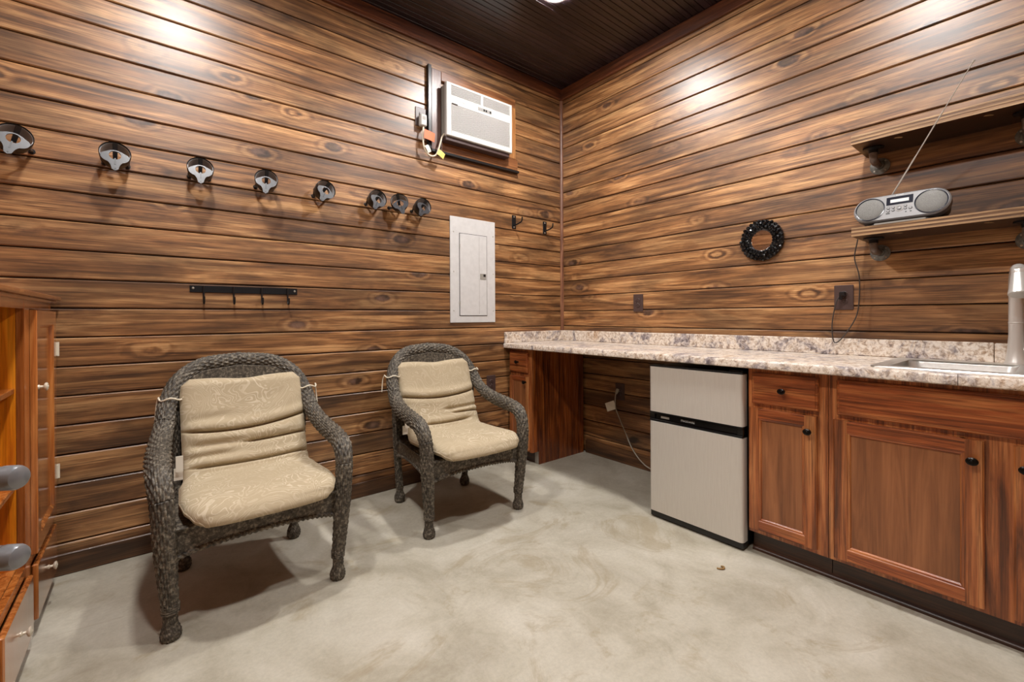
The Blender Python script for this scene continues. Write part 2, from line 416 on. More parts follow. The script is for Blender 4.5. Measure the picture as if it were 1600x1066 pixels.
# crown boards below the ceiling, corner bead, baseboards
def trim(n, mat, *bx, bev=.004):
    return MB().box(*bx, bev).build(n, mat, kind='structure', org=(bx[0], bx[2], bx[4]))
trim('trim_1', 'trimw', XL, 0, -.024, -.0005, 3.026, ZC)
t2 = MB().box(0, -YF, 0, .0235, 0, ZC-3.026, .004).build('trim_2', 'trimw', None, world=False, kind='structure'); t2.location = (-.0005, 0, 3.026); t2.rotation_euler = (0, 0, -PI/2); t2.location.x = -.0245
tb = MB(); tb.prism([(0, 0), (-.022, 0), (-.021, -.009), (-.016, -.016), (-.009, -.021), (0, -.022)], lambda p: (p[0]-.0005, p[1]-.0005, 1.01), lambda p: (p[0]-.0005, p[1]-.0005, 3.026))
tb.build('trim_3', 'corner', kind='structure', org=(0, 0, 1.01))
trim('baseboard_back', 'base', XL, -.645, -.016, -.0005, 0, .094)
bo = MB().box(0, 1.6, 0, .025, 0, .105, .004).build('baseboard_right', 'base', None, world=False, kind='structure'); bo.location = (-.0255, -.285, 0); bo.rotation_euler = (0, 0, -PI/2)

# recessed ceiling lamps
lamps = [(-.90, -.845, 'round ceiling lamp nearest the corner of the two plank walls'), (-2.69, -.95, 'round ceiling lamp above the chair beside the hutch'),
         (-1.02, -2.3, 'round ceiling lamp in front of the sink counter'), (-2.69, -2.35, 'round ceiling lamp above the open middle of the floor')]
for (x, y, lb) in lamps:
    t = thing('ceiling_lamp', lb, 'lamp', (x, y, ZC-.004), 0, 'round ceiling lamps')
    r = MB(); r.lathe([(.098, .0), (.098, -.006), (.09, -.012), (.078, -.012), (.074, -.006)], (x, y, ZC-.004), (0, 0, 1), 32, False); r.build('ring', 'white', t)
    MB().lathe([(.0755, -.004), (.0755, -.010), (.06, -.014), (.03, -.016)], (x, y, ZC-.004), (0, 0, 1), 32).build('lens', 'lens', t)

# ------------------------------------------------------------------ counter, cabinets, fridge
def YX(f):  # helper: outline in (y,z) extruded along x
    return lambda x: (lambda p: (x, p[0], p[1]))
CT, CB, CX, CE = .922, .883, -.66, -3.2
SKX0, SKX1, SKY0, SKY1 = -.575, -.075, -2.30, -3.12      # sink opening
ct = thing('countertop', 'long mottled granite-look countertop with backsplash along the right wall', 'countertop', (-.33, -1.6, CB))
def nose(y0, y1):
    pts = [(0, CB), (CX+.004, CB), (CX, CB+.004), (CX, CT-.010), (CX+.004, CT-.003), (CX+.012, CT), (0, CT)]
    return pts
m = MB(); m.prism([(p[0]-.0005 if p[0] == 0 else p[0], p[1]) for p in nose(0, 0)], lambda p: (p[0], -.0005, p[1]), lambda p: (p[0], SKY0, p[1]))
m.prism([(SKX0, CB), (CX+.004, CB), (CX, CB+.004), (CX, CT-.010), (CX+.004, CT-.003), (CX+.012, CT), (SKX0, CT)], lambda p: (p[0], SKY0, p[1]), lambda p: (p[0], -2.555, p[1]))
m.box(SKX1, -.0005, SKY0, CE, CB, CT)
m.build('slab', 'granite', ct)
m = MB(); m.prism([(SKX0, CB), (CX+.002, CB), (CX-.002, CB+.004), (CX-.002, CT-.010), (CX+.002, CT-.002), (CX+.012, CT+.001), (SKX0, CT+.001)], lambda p: (p[0], -2.557, p[1]), lambda p: (p[0], CE, p[1]))
m.build('edge_strip', 'granite', ct)
MB().box(-.020, -.0005, -.0005, -2.60, CT, 1.008, .004).build('backsplash', 'granite', ct)
MB().box(-.022, -.0005, -2.602, CE, CT, 1.006, .004).build('backsplash', 'granite', ct)
MB().box(CX+.004, -.021, -.020, -.0005, CT, 1.008, .004).build('side_splash', 'granite', ct)

def knob(x, y, z, parent, d=(-1, 0, 0), sy=1.0, sx=1.0, mat='bronze', sc=1.0):
    m = MB(); m.lathe([(.009*sc, 0), (.009*sc, .002), (.0055*sc, .004), (.005*sc, .013*sc), (.014*sc, .017*sc), (.0165*sc, .021*sc), (.0165*sc, .024*sc), (.011*sc, .027*sc), (.010*sc, .0262*sc), (.006*sc, .0262*sc), (.004*sc, .0285*sc), (.0005, .029*sc)], (x, y, z), d, 20, True, sx, sy)
    return m.build('knob', mat, parent)
def shaker(parent, xf, ya, yb, za, zb, w=.055, kn=None, panel='cabdark'):
    """framed door, faces -X with its front at xf: flat panel, two stiles, two rails with bevelled inner edges"""
    y0, y1 = max(ya, yb), min(ya, yb); t = .02
    d = MB().box(xf+.0105, xf+.017, y0-.006, y1+.006, za+.006, zb-.006).build('door', panel, parent, smooth=0)
    pr = [(0, t), (0, .005), (.005, 0), (w-.013, 0), (w-.010, .003), (w-.004, .004), (w, .0105), (w, t)]     # (distance from outer edge, depth)
    for ye, sg in ((y0, -1), (y1, 1)):
        V = [(xf+x, ye+sg*e, za) for e, x in pr]+[(xf+x, ye+sg*e, zb) for e, x in pr]; n = len(pr)
        F = [(k, (k+1) % n, n+(k+1) % n, n+k) for k in range(n)]+[tuple(range(n))[::-1], tuple(range(n, 2*n))]
        MB().add(V, F).build('stile', 'cabv', d, smooth=25)
    for ze, sg in ((za, 1), (zb, -1)):
        n = len(pr); a_, b_ = y0-w+.013, y1+w-.013; V = []
        for yy, so in ((a_, -1), (b_, 1)):
            V += [(xf+x+.0002, yy-so*max(0, e-(w-.013)), ze+sg*e) for e, x in pr]
        F = [(k, (k+1) % n, n+(k+1) % n, n+k) for k in range(n)]+[tuple(range(n))[::-1], tuple(range(n, 2*n))]
        MB().add(V, F).build('rail', 'cabh', d, smooth=25)
    if kn: knob(xf, kn[0], kn[1], d, sy=.85)
    return d
def drawer(parent, xf, ya, yb, za, zb, kn=True, name='drawer'):
    y0, y1 = max(ya, yb), min(ya, yb); V = []; F = []
    def rect(e): return [(y0-e, za+e), (y1+e, za+e), (y1+e, zb-e), (y0-e, zb-e)]
    loops = [(rect(0), xf+.02), (rect(0), xf+.007), (rect(.004), xf+.003), (rect(.009), xf+.0025), (rect(.011), xf)]
    for rc, x in loops: V += [(x, p[0], p[1]) for p in rc]
    for i in range(len(loops)-1):
        for j in range(4): F.append((i*4+j, i*4+(j+1) % 4, i*4+4+(j+1) % 4, i*4+4+j))
    n = len(V); F += [(0, 3, 2, 1), (n-4, n-3, n-2, n-1)]
    d = MB().add(V, F).build(name, 'cabh', parent, smooth=25)
    if kn: knob(xf, (y0+y1)/2, (za+zb)/2, d, sx=1.0, sy=.8)
    return d
FX, DX = -.600, -.6205
def carcass(parent, y0, y1, open_cells, end=None):
    """box behind, face frame with openings"""
    m = MB(); m.box(FX+.019, -.03, y0-.001, y1+.001, .10, CB-.001); m.build('carcass', 'cabside', parent, smooth=0)
# small cabinet against the back wall
c1 = thing('base_cabinet', 'narrow cherry-stained base cabinet at the corner end of the counter', 'cabinet', (-.3, -.13, 0))
m = MB(); m.box(FX+.019, -.03, -.018, -.248, .10, CB-.001); m.build('carcass', 'cabside', c1, smooth=0)
m = MB(); m.box(FX, FX+.0185, -.018, -.028, .10, CB-.001); m.box(FX, FX+.0185, -.228, -.270, .10, CB-.001); m.box(FX, FX+.0185, -.028, -.228, .862, CB-.001); m.box(FX, FX+.0185, -.028, -.228, .672, .70); m.box(FX, FX+.0185, -.028, -.228, .10, .13)
m.build('face_frame', 'cabv', c1, smooth=0)
m = MB(); m.prism([(-.03, 0), (-.528, 0), (-.528, .10), (FX+.019, .10), (FX+.019, CB-.001), (-.03, CB-.001)], lambda p: (p[0], -.249, p[1]), lambda p: (p[0], -.270, p[1]))
m.build('side_panel', 'cabside', c1, smooth=0)
MB().box(-.526, -.51, -.018, -.2485, 0, .0995).build('toe_kick', 'kick', c1, smooth=0)
MB().box(-.532, -.5285, -.225, -.262, .002, .098).build('kick_cover', 'greyp', c1, smooth=0)
drawer(c1, DX, -.022, -.236, .702, .858)
shaker(c1, DX, -.022, -.250, .118, .672, .042, (-.219, .632))
# base cabinet right of the fridge
c2 = thing('base_cabinet', 'cherry-stained base cabinet with one drawer and one door beside the fridge', 'cabinet', (-.3, -2.0, 0))
def fframe(parent, y0, y1, cells):
    m = MB(); ys = [y0]+[v for c in cells for v in c]+[y1]
    for i in range(0, len(ys), 2): m.box(FX, FX+.0185, ys[i], ys[i+1], .10, CB-.001)
    for a, b_ in cells: m.box(FX, FX+.0185, a, b_, .862, CB-.001); m.box(FX, FX+.0185, a, b_, .69, .72); m.box(FX, FX+.0185, a, b_, .10, .135)
    return m.build('face_frame', 'cabv', parent, smooth=0)
carcass(c2, -1.836, -2.158, None); fframe(c2, -1.836, -2.158, [(-1.866, -2.118)])
drawer(c2, DX, -1.857, -2.128, .716, .861)
shaker(c2, DX, -1.842, -2.120, .122, .694, .057, (-2.093, .628))
MB().box(-.552, -.535, -1.838, -2.158, 0, .0995).build('toe_kick', 'kick', c2, smooth=0)
c3 = thing('sink_cabinet', 'wide cherry-stained sink cabinet with two doors and a false drawer front', 'cabinet', (-.3, -2.63, 0))
m = MB(); m.box(FX+.019, -.03, -2.1605, -2.178, .10, CB-.001); m.box(FX+.019, -.03, -3.10, -3.118, .10, CB-.001); m.box(FX+.019, -.03, -2.178, -3.10, .10, .118); m.box(-.05, -.03, -2.178, -3.10, .118, CB-.001)
m.build('carcass', 'cabside', c3, smooth=0)
fframe(c3, -2.1605, -3.118, [(-2.205, -2.605), (-2.69, -3.08)])
drawer(c3, DX, -2.193, -3.098, .716, .861, False, 'false_front')
shaker(c3, DX, -2.181, -2.615, .120, .695, .060, (-2.588, .625))
shaker(c3, DX, -2.682, -3.108, .120, .695, .060, (-2.709, .625))
MB().box(-.552, -.535, -2.1605, -3.118, 0, .0995).build('toe_kick', 'kick', c3, smooth=0)
qr = MB(); qr.prism([(-.5525, 0), (-.570, 0), (-.569, .008), (-.564, .014), (-.5525, .018)], lambda p: (p[0], -1.838, p[1]), lambda p: (p[0], -3.118, p[1]))
qr.build('trim_4', 'kick', kind='structure', org=(-.56, -2.4, 0))
# sink
sk = thing('sink', 'stainless steel drop-in kitchen sink set into the granite-look counter', 'sink', ((SKX0+SKX1)/2, (SKY0+SKY1)/2, CT))
def rr(x0, x1, y0, y1, r, n=6):
    out = []
    for cx, cy, a0 in ((x1-r, y1-r, 0), (x0+r, y1-r, PI/2), (x0+r, y0+r, PI), (x1-r, y0+r, 1.5*PI)):
        for i in range(n+1): a = a0+PI/2*i/n; out.append((cx+r*math.cos(a), cy+r*math.sin(a)))
    return out
def bowl(mb, x0, x1, y0, y1, top, depth):
    L = [(rr(x0, x1, y0, y1, .05), top), (rr(x0+.006, x1-.006, y0+.006, y1-.006, .048), top-.012), (rr(x0+.016, x1-.016, y0+.016, y1-.016, .05), top-depth+.03), (rr(x0+.04, x1-.04, y0+.04, y1-.04, .05), top-depth)]
    V = []; F = []; n = len(L[0][0])
    for pl, z in L: V += [(p[0], p[1], z) for p in pl]
    for i in range(len(L)-1):
        for j in range(n): F.append((i*n+j, i*n+(j+1) % n, (i+1)*n+(j+1) % n, (i+1)*n+j))
    F.append(tuple((len(L)-1)*n+j for j in range(n))); mb.add(V, F)
RZ = CT+.006
ya, yb, ym = SKY0, SKY1, -2.71
bx0, bx1 = SKX0+.03, SKX1-.085
m = MB(); bowl(m, bx0, bx1, ym+.015, ya-.035, RZ, .17); m.build('basin', 'steel', sk)
m = MB(); bowl(m, bx0, bx1, yb+.035, ym-.015, RZ, .17); m.build('basin', 'steel', sk)
m = MB(); sf = lambda z: (lambda p: (p[0], p[1], z))
outer = rr(SKX0-.008, SKX1+.008, yb-.008, ya+.008, .03)
m.add([(p[0], p[1], CT+.0003) for p in outer]+[(p[0]*1, p[1], RZ-.001) for p in rr(SKX0-.004, SKX1+.004, yb-.004, ya+.004, .03)], [(i, (i+1) % len(outer), len(outer)+(i+1) % len(outer), len(outer)+i) for i in range(len(outer))])
def strip(x0, x1, y0, y1): m.box(x0, x1, y0, y1, RZ-.002, RZ)
e = .004
strip(SKX0-e, bx0+.01, yb-e, ya+e); strip(bx1-.01, SKX1+e, yb-e, ya+e)
for y0, y1 in ((ya-.05, ya+e), (ym-.03, ym+.03), (yb-e, yb+.05)):
    m.box(bx0, bx1, y0, y1, RZ-.0022, RZ-.0003)
rim = m.build('rim', 'steel', sk)
for cy in ((ya+ym)/2-.01, (yb+ym)/2+.01): MB().lathe([(.042, 0), (.042, .004), (.03, .005), (.028, .001), (.002, .0)], ((bx0+bx1)/2, cy, RZ-.1698), (0, 0, 1), 24).build('drain', 'chrome', sk)
# faucet
fx, fy = -.108, -2.668
fa = thing('faucet', 'brushed nickel pull-down faucet standing at the back of the sink', 'faucet', (fx, fy, RZ))
MB().lathe([(.036, 0), (.036, .004), (.032, .012), (.026, .06), (.0225, .12), (.0225, .165), (.0235, .166), (.0235, .168), (.0225, .169)], (fx, fy, RZ), (0, 0, 1), 24).build('body', 'chrome', fa)
pth = catmull([(fx, fy, RZ+.168), (fx, fy, RZ+.27), (fx-.006, fy, RZ+.335), (fx-.030, fy-.004, RZ+.372), (fx-.062, fy-.008, RZ+.380), (fx-.090, fy-.012, RZ+.367)], 8)
MB().tube(pth, np.linspace(.0225, .0215, len(pth)), 18).build('spout', 'chrome', fa)
MB().lathe([(.0225, 0), (.0235, .012), (.0225, .014), (.025, .03), (.029, .06), (.034, .092), (.035, .100), (.031, .104), (.012, .1035)], (fx-.085, fy-.011, RZ+.372), (-.35, -.05, -.93), 24).build('spray_head', 'chrome', fa)
ha = MB(); ha.lathe([(.019, 0), (.019, .03), (.017, .034)], (fx, fy-.02, RZ+.055), (0, -1, .35), 18); ha.tube([(fx, fy-.048, RZ+.065), (fx-.01, fy-.085, RZ+.085), (fx-.015, fy-.135, RZ+.112)], [.014, .011, .008], 14); ha.build('handle', 'chrome', fa)

# fridge
fr = thing('mini_fridge', 'two-door stainless steel mini fridge with black trim under the counter', 'fridge', (-.36, -1.569, 0))
fy0, fy1 = -1.312, -1.824
MB().box(-.582, -.075, fy0-.004, fy1+.004, .012, .848, .006).build('body', 'black', fr)
def fdoor(z0, z1):
    o = [(-.590, 0), (-.632, 0), (-.638, .004), (-.640, .012)]; m = MB()
    pl = []
    R = .018
    pts = [(-.590, fy0), (-.640+R, fy0)]+[(-.640+R-R*math.sin(a), fy0-R+R*math.cos(a)) for a in np.linspace(.2, PI/2, 5)]+[(-.640+R-R*math.cos(a), fy1+R-R*math.sin(a)) for a in np.linspace(0, PI/2-.2, 5)]+[(-.640+R, fy1), (-.590, fy1)]
    m.prism(pts, lambda p: (p[0], p[1], z0), lambda p: (p[0], p[1], z1)); return m
fdoor(.596, .846).build('freezer_door', 'sdoor', fr)
fdoor(.040, .540).build('fridge_door', 'sdoor', fr)
MB().box(-.592, -.582, fy0-.006, fy1+.006, .04, .846).build('gasket', 'black', fr, smooth=0)
s1 = MB(); s1.box(-.636, -.592, fy0, fy1, .5415, .553, .003); s1.box(-.622, -.592, fy0-.002, fy1+.002, .553, .585); s1.box(-.638, -.592, fy0, fy1, .584, .595, .003)
for yy in (fy0, fy1+.03): s1.box(-.634, -.592, yy, yy-.03, .553, .585, .002)
hs = s1.build('handle_strip', 'darkgloss', fr)
MB().box(-.6235, -.6222, fy0-.065, fy0-.115, .561, .573).build('sticker', 'greyp', hs, smooth=0)
text_obj('lettering', 'FRIGIDAIRE', .0155, 'lcd', Matrix(((0, 0, -1, -.6225), (-1, 0, 0, -1.535), (0, 1, 0, .568), (0, 0, 0, 1))), hs)
text_obj('small_print', 'compact', .008, 'greyp', Matrix(((0, 0, -1, -.6225), (-1, 0, 0, -1.645), (0, 1, 0, .569), (0, 0, 0, 1))), hs) if False else None
MB().box(-.634, -.59, fy0, fy1, .8465, .856, .003).build('top_cap', 'black', fr)
MB().box(-.626, -.585, fy1+.07, fy1+.005, .856, .864, .002).build('hinge', 'blackm', fr)
MB().box(-.632, -.585, fy0-.002, fy1+.002, .006, .038, .004).build('kick_plate', 'black', fr)
for xx in (-.57, -.1):
    for yy in (fy0-.05, fy1+.05): MB().lathe([(.02, 0), (.02, .008), (.012, .0125)], (xx, yy, 0), (0, 0, 1), 12).build('foot', 'black', fr)

# ------------------------------------------------------------------ outlets, plugs, cords
def outlet(w, u, z, label, plugs=False, mat='plate'):
    """w 0: on back wall at X=u, w 1: on right wall at Y=u"""
    t = thing('wall_outlet', label, 'outlet', (u, 0, z) if w == 0 else (0, u, z), 0 if w == 0 else -PI/2, 'brown wall outlets')
    MB().box(-.0425, .0425, -.007, -.0005, -.065, .065, .003).build('plate', mat, t, world=False)
    for dz in (-.0195, .0195):
        m = MB(); m.lathe([(.0175, 0), (.0175, .003), (.016, .004)], (0, -.0068, dz), (0, -1, 0), 20, True, 1, .82); r = m.build('socket', mat, t, world=False)
        s = MB(); s.box(-.0075, -.005, -.0113, -.0109, dz-.002, dz+.007); s.box(.005, .0075, -.0113, -.0109, dz-.001, dz+.006); s.lathe([(.0025, 0), (.0025, .0006)], (0, -.0108, dz-.008), (0, -1, 0), 10); s.build('slots', 'black', r, world=False, smooth=0)
    MB().lathe([(.003, 0), (.0025, .0015)], (0, -.0068, 0), (0, -1, 0), 10).build('screw', 'screw', t, world=False)
    return t
outlet(1, -.795, 1.228, 'brown wall outlet above the counter near the corner, nothing plugged in')
outlet(1, -2.064, 1.222, 'brown wall outlet under the lower shelf with a black plug')
outlet(0, -.785, .612, 'brown wall outlet low behind the arm of the right wicker chair')
outlet(1, -.625, .545, 'brown wall outlet in the dark recess beside the fridge')
outlet(0, -1.374, 2.508, 'dark wall outlet left of the air conditioner with a white plug')
# radio plug and cord
rc = thing('power_cord', 'thin dark power cord looping from the shelf to the outlet', 'cord', (-.03, -2.06, .96))
cpts = catmull([(-.055, -2.20, 1.560), (-.060, -2.145, 1.556), (-.058, -2.135, 1.50), (-.035, -2.118, 1.42), (-.03, -2.135, 1.33), (-.028, -2.135, 1.22), (-.03, -2.122, 1.12), (-.034, -2.07, 1.02), (-.036, -2.035, .985), (-.036, -2.022, 1.02), (-.036, -2.022, 1.10), (-.036, -2.04, 1.20), (-.03, -2.058, 1.235)], 10)
MB().tube(cpts, .0028, 8).build('cord', 'cordb', rc)
m = MB(); m.box(-.036, -.0115, -2.05, -2.078, 1.228, 1.252, .004); m.lathe([(.011, 0), (.009, .01), (.006, .02)], (-.03, -2.06, 1.23), (-.2, .2, -1), 12); m.build('plug', 'black', rc)
# fridge plug, cord and tag
fc = thing('power_cord', 'grey power cord with a paper tag hanging in the dark recess', 'cord', (-.05, -.75, 0))
p2 = catmull([(-.035, -.612, .548), (-.045, -.612, .49), (-.05, -.62, .42), (-.05, -.66, .34), (-.055, -.72, .24), (-.055, -.77, .15), (-.055, -.85, .07), (-.05, -.95, .03), (-.045, -1.20, .02), (-.05, -1.45, .05), (-.072, -1.5, .08)], 8)
MB().tube(p2, .0042, 8).build('cord', 'cordg', fc)
MB().lathe([(.013, 0), (.014, .012), (.010, .03), (.006, .04)], (-.0112, -.612, .562), (-.5, 0, -.8), 14).build('plug', 'cordg', fc)
m = MB(); m.add([(-.048, -.600, .478), (-.085, -.545, .452), (-.075, -.560, .388), (-.048, -.622, .415), (-.0488, -.600, .478), (-.0858, -.545, .452), (-.0758, -.560, .388), (-.0488, -.622, .415)], [(0, 1, 2, 3), (7, 6, 5, 4), (0, 4, 5, 1), (1, 5, 6, 2), (2, 6, 7, 3), (3, 7, 4, 0)]); m.build('tag', 'tag_w', fc, smooth=0)

# ------------------------------------------------------------------ electrical panel
ep = thing('breaker_panel', 'white metal breaker panel mounted on the back wall', 'breaker panel', (-.947, 0, 1.086))
px0, px1, pz0, pz1 = -1.149, -.745, 1.087, 1.862
MB().box(px0, px1, -.010, -.0005, pz0, pz1, .003).build('cover', 'white', ep)
dx0, dx1, dz0, dz1 = -1.070, -.828, 1.140, 1.742
MB().box(dx0-.004, dx1+.004, -.0104, -.0098, dz0-.004, dz1+.004).build('seam', 'slot', ep, smooth=0)
d = MB().box(dx0, dx1, -.0145, -.0105, dz0, dz1, .002).build('door', 'white', ep)
MB().box(-.8995, -.898, -.0148, -.0144, dz0+.01, dz1-.01).build('crease', 'greyp', d, smooth=0)
la = MB().box(-.892, -.836, -.0165, -.0145, 1.412, 1.456, .001).build('latch', 'greyp', d)
MB().box(-.862, -.842, -.0175, -.0165, 1.434, 1.452).build('latch_slot', 'black', la, smooth=0)
for z in (1.22, 1.64): MB().box(dx0-.006, dx0+.003, -.0165, -.0105, z, z+.025, .001).build('hinge', 'greyp', ep)
for x in (px0+.028, px1-.02):
    for z in (1.175, 1.46, 1.75): MB().lathe([(.005, 0), (.004, .002)], (x, -.010, z), (0, -1, 0), 12).build('screw', 'screw', ep)

# ------------------------------------------------------------------ window air conditioner in its wooden casing
cs = thing('casing', 'stained wooden casing framing the air conditioner', 'casing', (-.9, 0, 2.3))
ax0, ax1, az0, az1 = -1.230, -.645, 2.394, 2.768
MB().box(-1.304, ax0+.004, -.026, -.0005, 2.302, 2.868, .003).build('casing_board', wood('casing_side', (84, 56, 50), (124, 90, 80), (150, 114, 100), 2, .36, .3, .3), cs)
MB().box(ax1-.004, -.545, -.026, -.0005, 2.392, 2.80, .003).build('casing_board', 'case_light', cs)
MB().box(ax0+.004, -.545, -.026, -.0005, 2.800, 2.868, .003).build('casing_board', 'case', cs)
MB().box(ax0+.004, -.525, -.026, -.0005, 2.302, 2.392, .003).build('casing_board', 'case', cs)
MB().box(-1.330, -1.305, -.030, -.0005, 2.302, 2.885, .002).build('black_strip', 'black', cs)  # plain black strip down the left edge of the casing
MB().box(-1.304, -.515, -.034, -.0005, 2.284, 2.3015, .002).build('black_strip', 'black', cs)  # black strip standing in for the shadow under the casing
ac = thing('air_conditioner', 'white window air conditioner mounted high in the back wall', 'air conditioner', (-.92, -.03, 2.34))
AF = -.105
MB().box(ax0+.006, ax1-.006, AF+.03, .012, az0+.004, az1-.006, .003).build('sleeve', 'greyp', ac)
MB().box(ax0+.004, ax1-.012, AF+.018, -.0265, az0-.030, az0+.004, .004).build('drip_tray', plain('brown_tray', (70, 52, 50), .5), ac)
# bezel: ring frame with middle band
m = MB(); YZ = lambda y: (lambda p: (p[0], y, p[1]))
def rc4(x0, x1, z0, z1): return [(x0, z0), (x1, z0), (x1, z1), (x0, z1)]
gx0, gx1 = ax0+.040, ax1-.022; gz0, gz1 = az0+.040, 2.618; vz0, vz1 = 2.680, 2.748
m.box(ax0, gx0, AF, AF+.03, az0, az1, .004); m.box(gx1, ax1, AF, AF+.03, az0, az1, .004)
m.box(gx0-.004, gx1+.004, AF, AF+.03, az0, gz0, .004); m.box(gx0-.004, gx1+.004, AF, AF+.03, gz1, vz0, .003); m.box(gx0-.004, gx1+.004, AF, AF+.03, vz1, az1, .004)
m.box((gx0+gx1)/2-.012, (gx0+gx1)/2+.012, AF+.001, AF+.03, vz0-.004, vz1+.004, .002)
m.build('bezel', 'whitep', ac)
MB().box(gx0, gx1, AF+.018, AF+.029, gz0, vz1).build('dark_backing', 'slot', ac, smooth=0)
nl = 20
for i in range(nl):
    z = gz0+(i+.5)*(gz1-gz0)/nl
    MB().box(gx0, gx1, AF+.003, AF+.017, z-.0026, z+.0026, .001).build('grille_slat', 'whitep', ac)
for i in range(7):
    z = vz0+(i+.5)*(vz1-vz0)/7
    for a, b_ in ((gx0, (gx0+gx1)/2-.012), ((gx0+gx1)/2+.012, gx1)): MB().box(a, b_, AF+.004, AF+.016, z-.0024, z+.0024, .001).build('vent_louver', 'whitep', ac)
for i in range(14):
    x = (gx0+gx1)/2+.025+i*.0165
    MB().box(x-.0012, x+.0012, AF+.0165, AF+.0178, vz0, vz1).build('vent_fin', 'cordw', ac, smooth=0)
dp = MB().box(-.965, -.845, AF-.0015, AF+.001, 2.638, 2.664, .001).build('control_panel', 'greyp', ac)
for i in range(6): MB().box(-.957+i*.019, -.943+i*.019, AF-.0025, AF-.0015, 2.643, 2.658).build('button', 'blackm' if i in (2, 3, 5) else 'silver', dp, smooth=0)
text_obj('lettering', 'FRIGIDAIRE', .016, 'greyp', Matrix(((1, 0, 0, -1.115), (0, 0, -1, AF-.0002), (0, 1, 0, 2.650), (0, 0, 0, 1))), ac)
MB().box(gx0+.002, gx0+.05, AF-.001, AF+.001, gz1+.001, gz1+.009).build('badge', 'slot', ac, smooth=0)
# its plug and cord with tags
cc = thing('power_cord', 'cream power cord with orange and yellow tags looping from the air conditioner', 'cord', (-1.33, -.03, 2.2))
m = MB(); m.box(-1.398, -1.352, -.052, -.0115, 2.435, 2.515, .006); pg = m.build('plug', 'whitep', cc)
MB().box(-1.386, -1.364, -.0535, -.052, 2.476, 2.498).build('reset_button', 'greyp', pg, smooth=0)
cp = catmull([(-1.372, -.035, 2.437), (-1.378, -.04, 2.38), (-1.378, -.045, 2.31), (-1.36, -.05, 2.26), (-1.325, -.055, 2.238), (-1.288, -.06, 2.255), (-1.262, -.06, 2.32), (-1.24, -.06, 2.39), (-1.208, -.055, 2.428), (-1.19, -.055, 2.436)], 10)
MB().tube(cp, .0055, 10).build('cord', 'cordw', cc)
def flag(name, mat, c, w, h, ang, yaw=.3, parent=None):
    R = Matrix.Translation(c) @ Matrix.Rotation(yaw, 4, 'Z') @ Matrix.Rotation(ang, 4, 'Y')
    mm = MB(); n = 6; V = []
    for s_ in (0, 1):
        for i in range(n+1):
            x = -w/2+w*i/n
            for z in (-h/2, h/2): V.append((x, -.004*math.sin(i/n*PI)-.0008*s_, z))
    F = []
    k = 2*(n+1)
    for i in range(n): F += [(2*i, 2*i+2, 2*i+3, 2*i+1), (k+2*i, k+2*i+1, k+2*i+3, k+2*i+2), (2*i, k+2*i, k+2*i+2, 2*i+2), (2*i+1, 2*i+3, k+2*i+3, k+2*i+1)]
    F += [(0, 1, k+1, k), (2*n, k+2*n, k+2*n+1, 2*n+1)]
    return mm.add(V, F, R).build(name, mat, parent, smooth=0)
flag('tag', 'tag_o', Vector((-1.335, -.052, 2.375)), .085, .062, .1, .1, cc)
flag('tag', 'tag_y', Vector((-1.255, -.068, 2.262)), .058, .042, .45, .1, cc)
flag('tag', 'tag_w', Vector((-1.352, -.060, 2.28)), .05, .032, 1.0, .1, cc)

# ------------------------------------------------------------------ hooks on the back wall
hr = thing('hook_rail', 'long black metal wall rail with four hooks', 'hook rail', (-2.42, 0, 1.25))
MB().box(-2.674, -2.170, -.005, -.0005, 1.262, 1.297, .001).build('bar', 'blackm', hr)
for x in (-2.616, -2.484, -2.352, -2.222):
    m = MB(); ph = catmull([(x, -.009, 1.296), (x, -.010, 1.265), (x, -.012, 1.225), (x, -.020, 1.208), (x, -.034, 1.206), (x, -.043, 1.218), (x, -.044, 1.240)], 6)
    m.tube(ph, .0045, 8); m.build('hook', 'black', hr)
for x in (-2.660, -2.184): MB().lathe([(.006, 0), (.005, .002), (.001, .003)], (x, -.005, 1.283 if x < -2.5 else 1.281), (0, -1, 0), 12).build('screw', 'screw', hr)
for (x, z, lb) in ((-.548, 1.893, 'black metal wall hook nearer the breaker panel'), (-.208, 1.886, 'black metal wall hook next to the corner')):
    t = thing('wall_hook', lb, 'hook', (x, 0, z), 0, 'two black wall hooks by the corner')
    MB().box(-.021, .021, -.004, -.0005, -.055, .055, .002).build('plate', 'blackm', t, world=False)
    m = MB(); m.tube(catmull([(0, -.004, -.026), (.006, -.03, -.022), (.014, -.068, -.010), (.016, -.082, .002), (.016, -.086, .03)], 6), [.0055]*24+[.0045], 8); m.build('hook', 'blackm', t, world=False)
    for dz in (-.042, .042): MB().lathe([(.007, 0), (.006, .002), (.001, .003)], (0, -.004, dz), (0, -1, 0), 12).build('screw', 'screw', t, world=False)
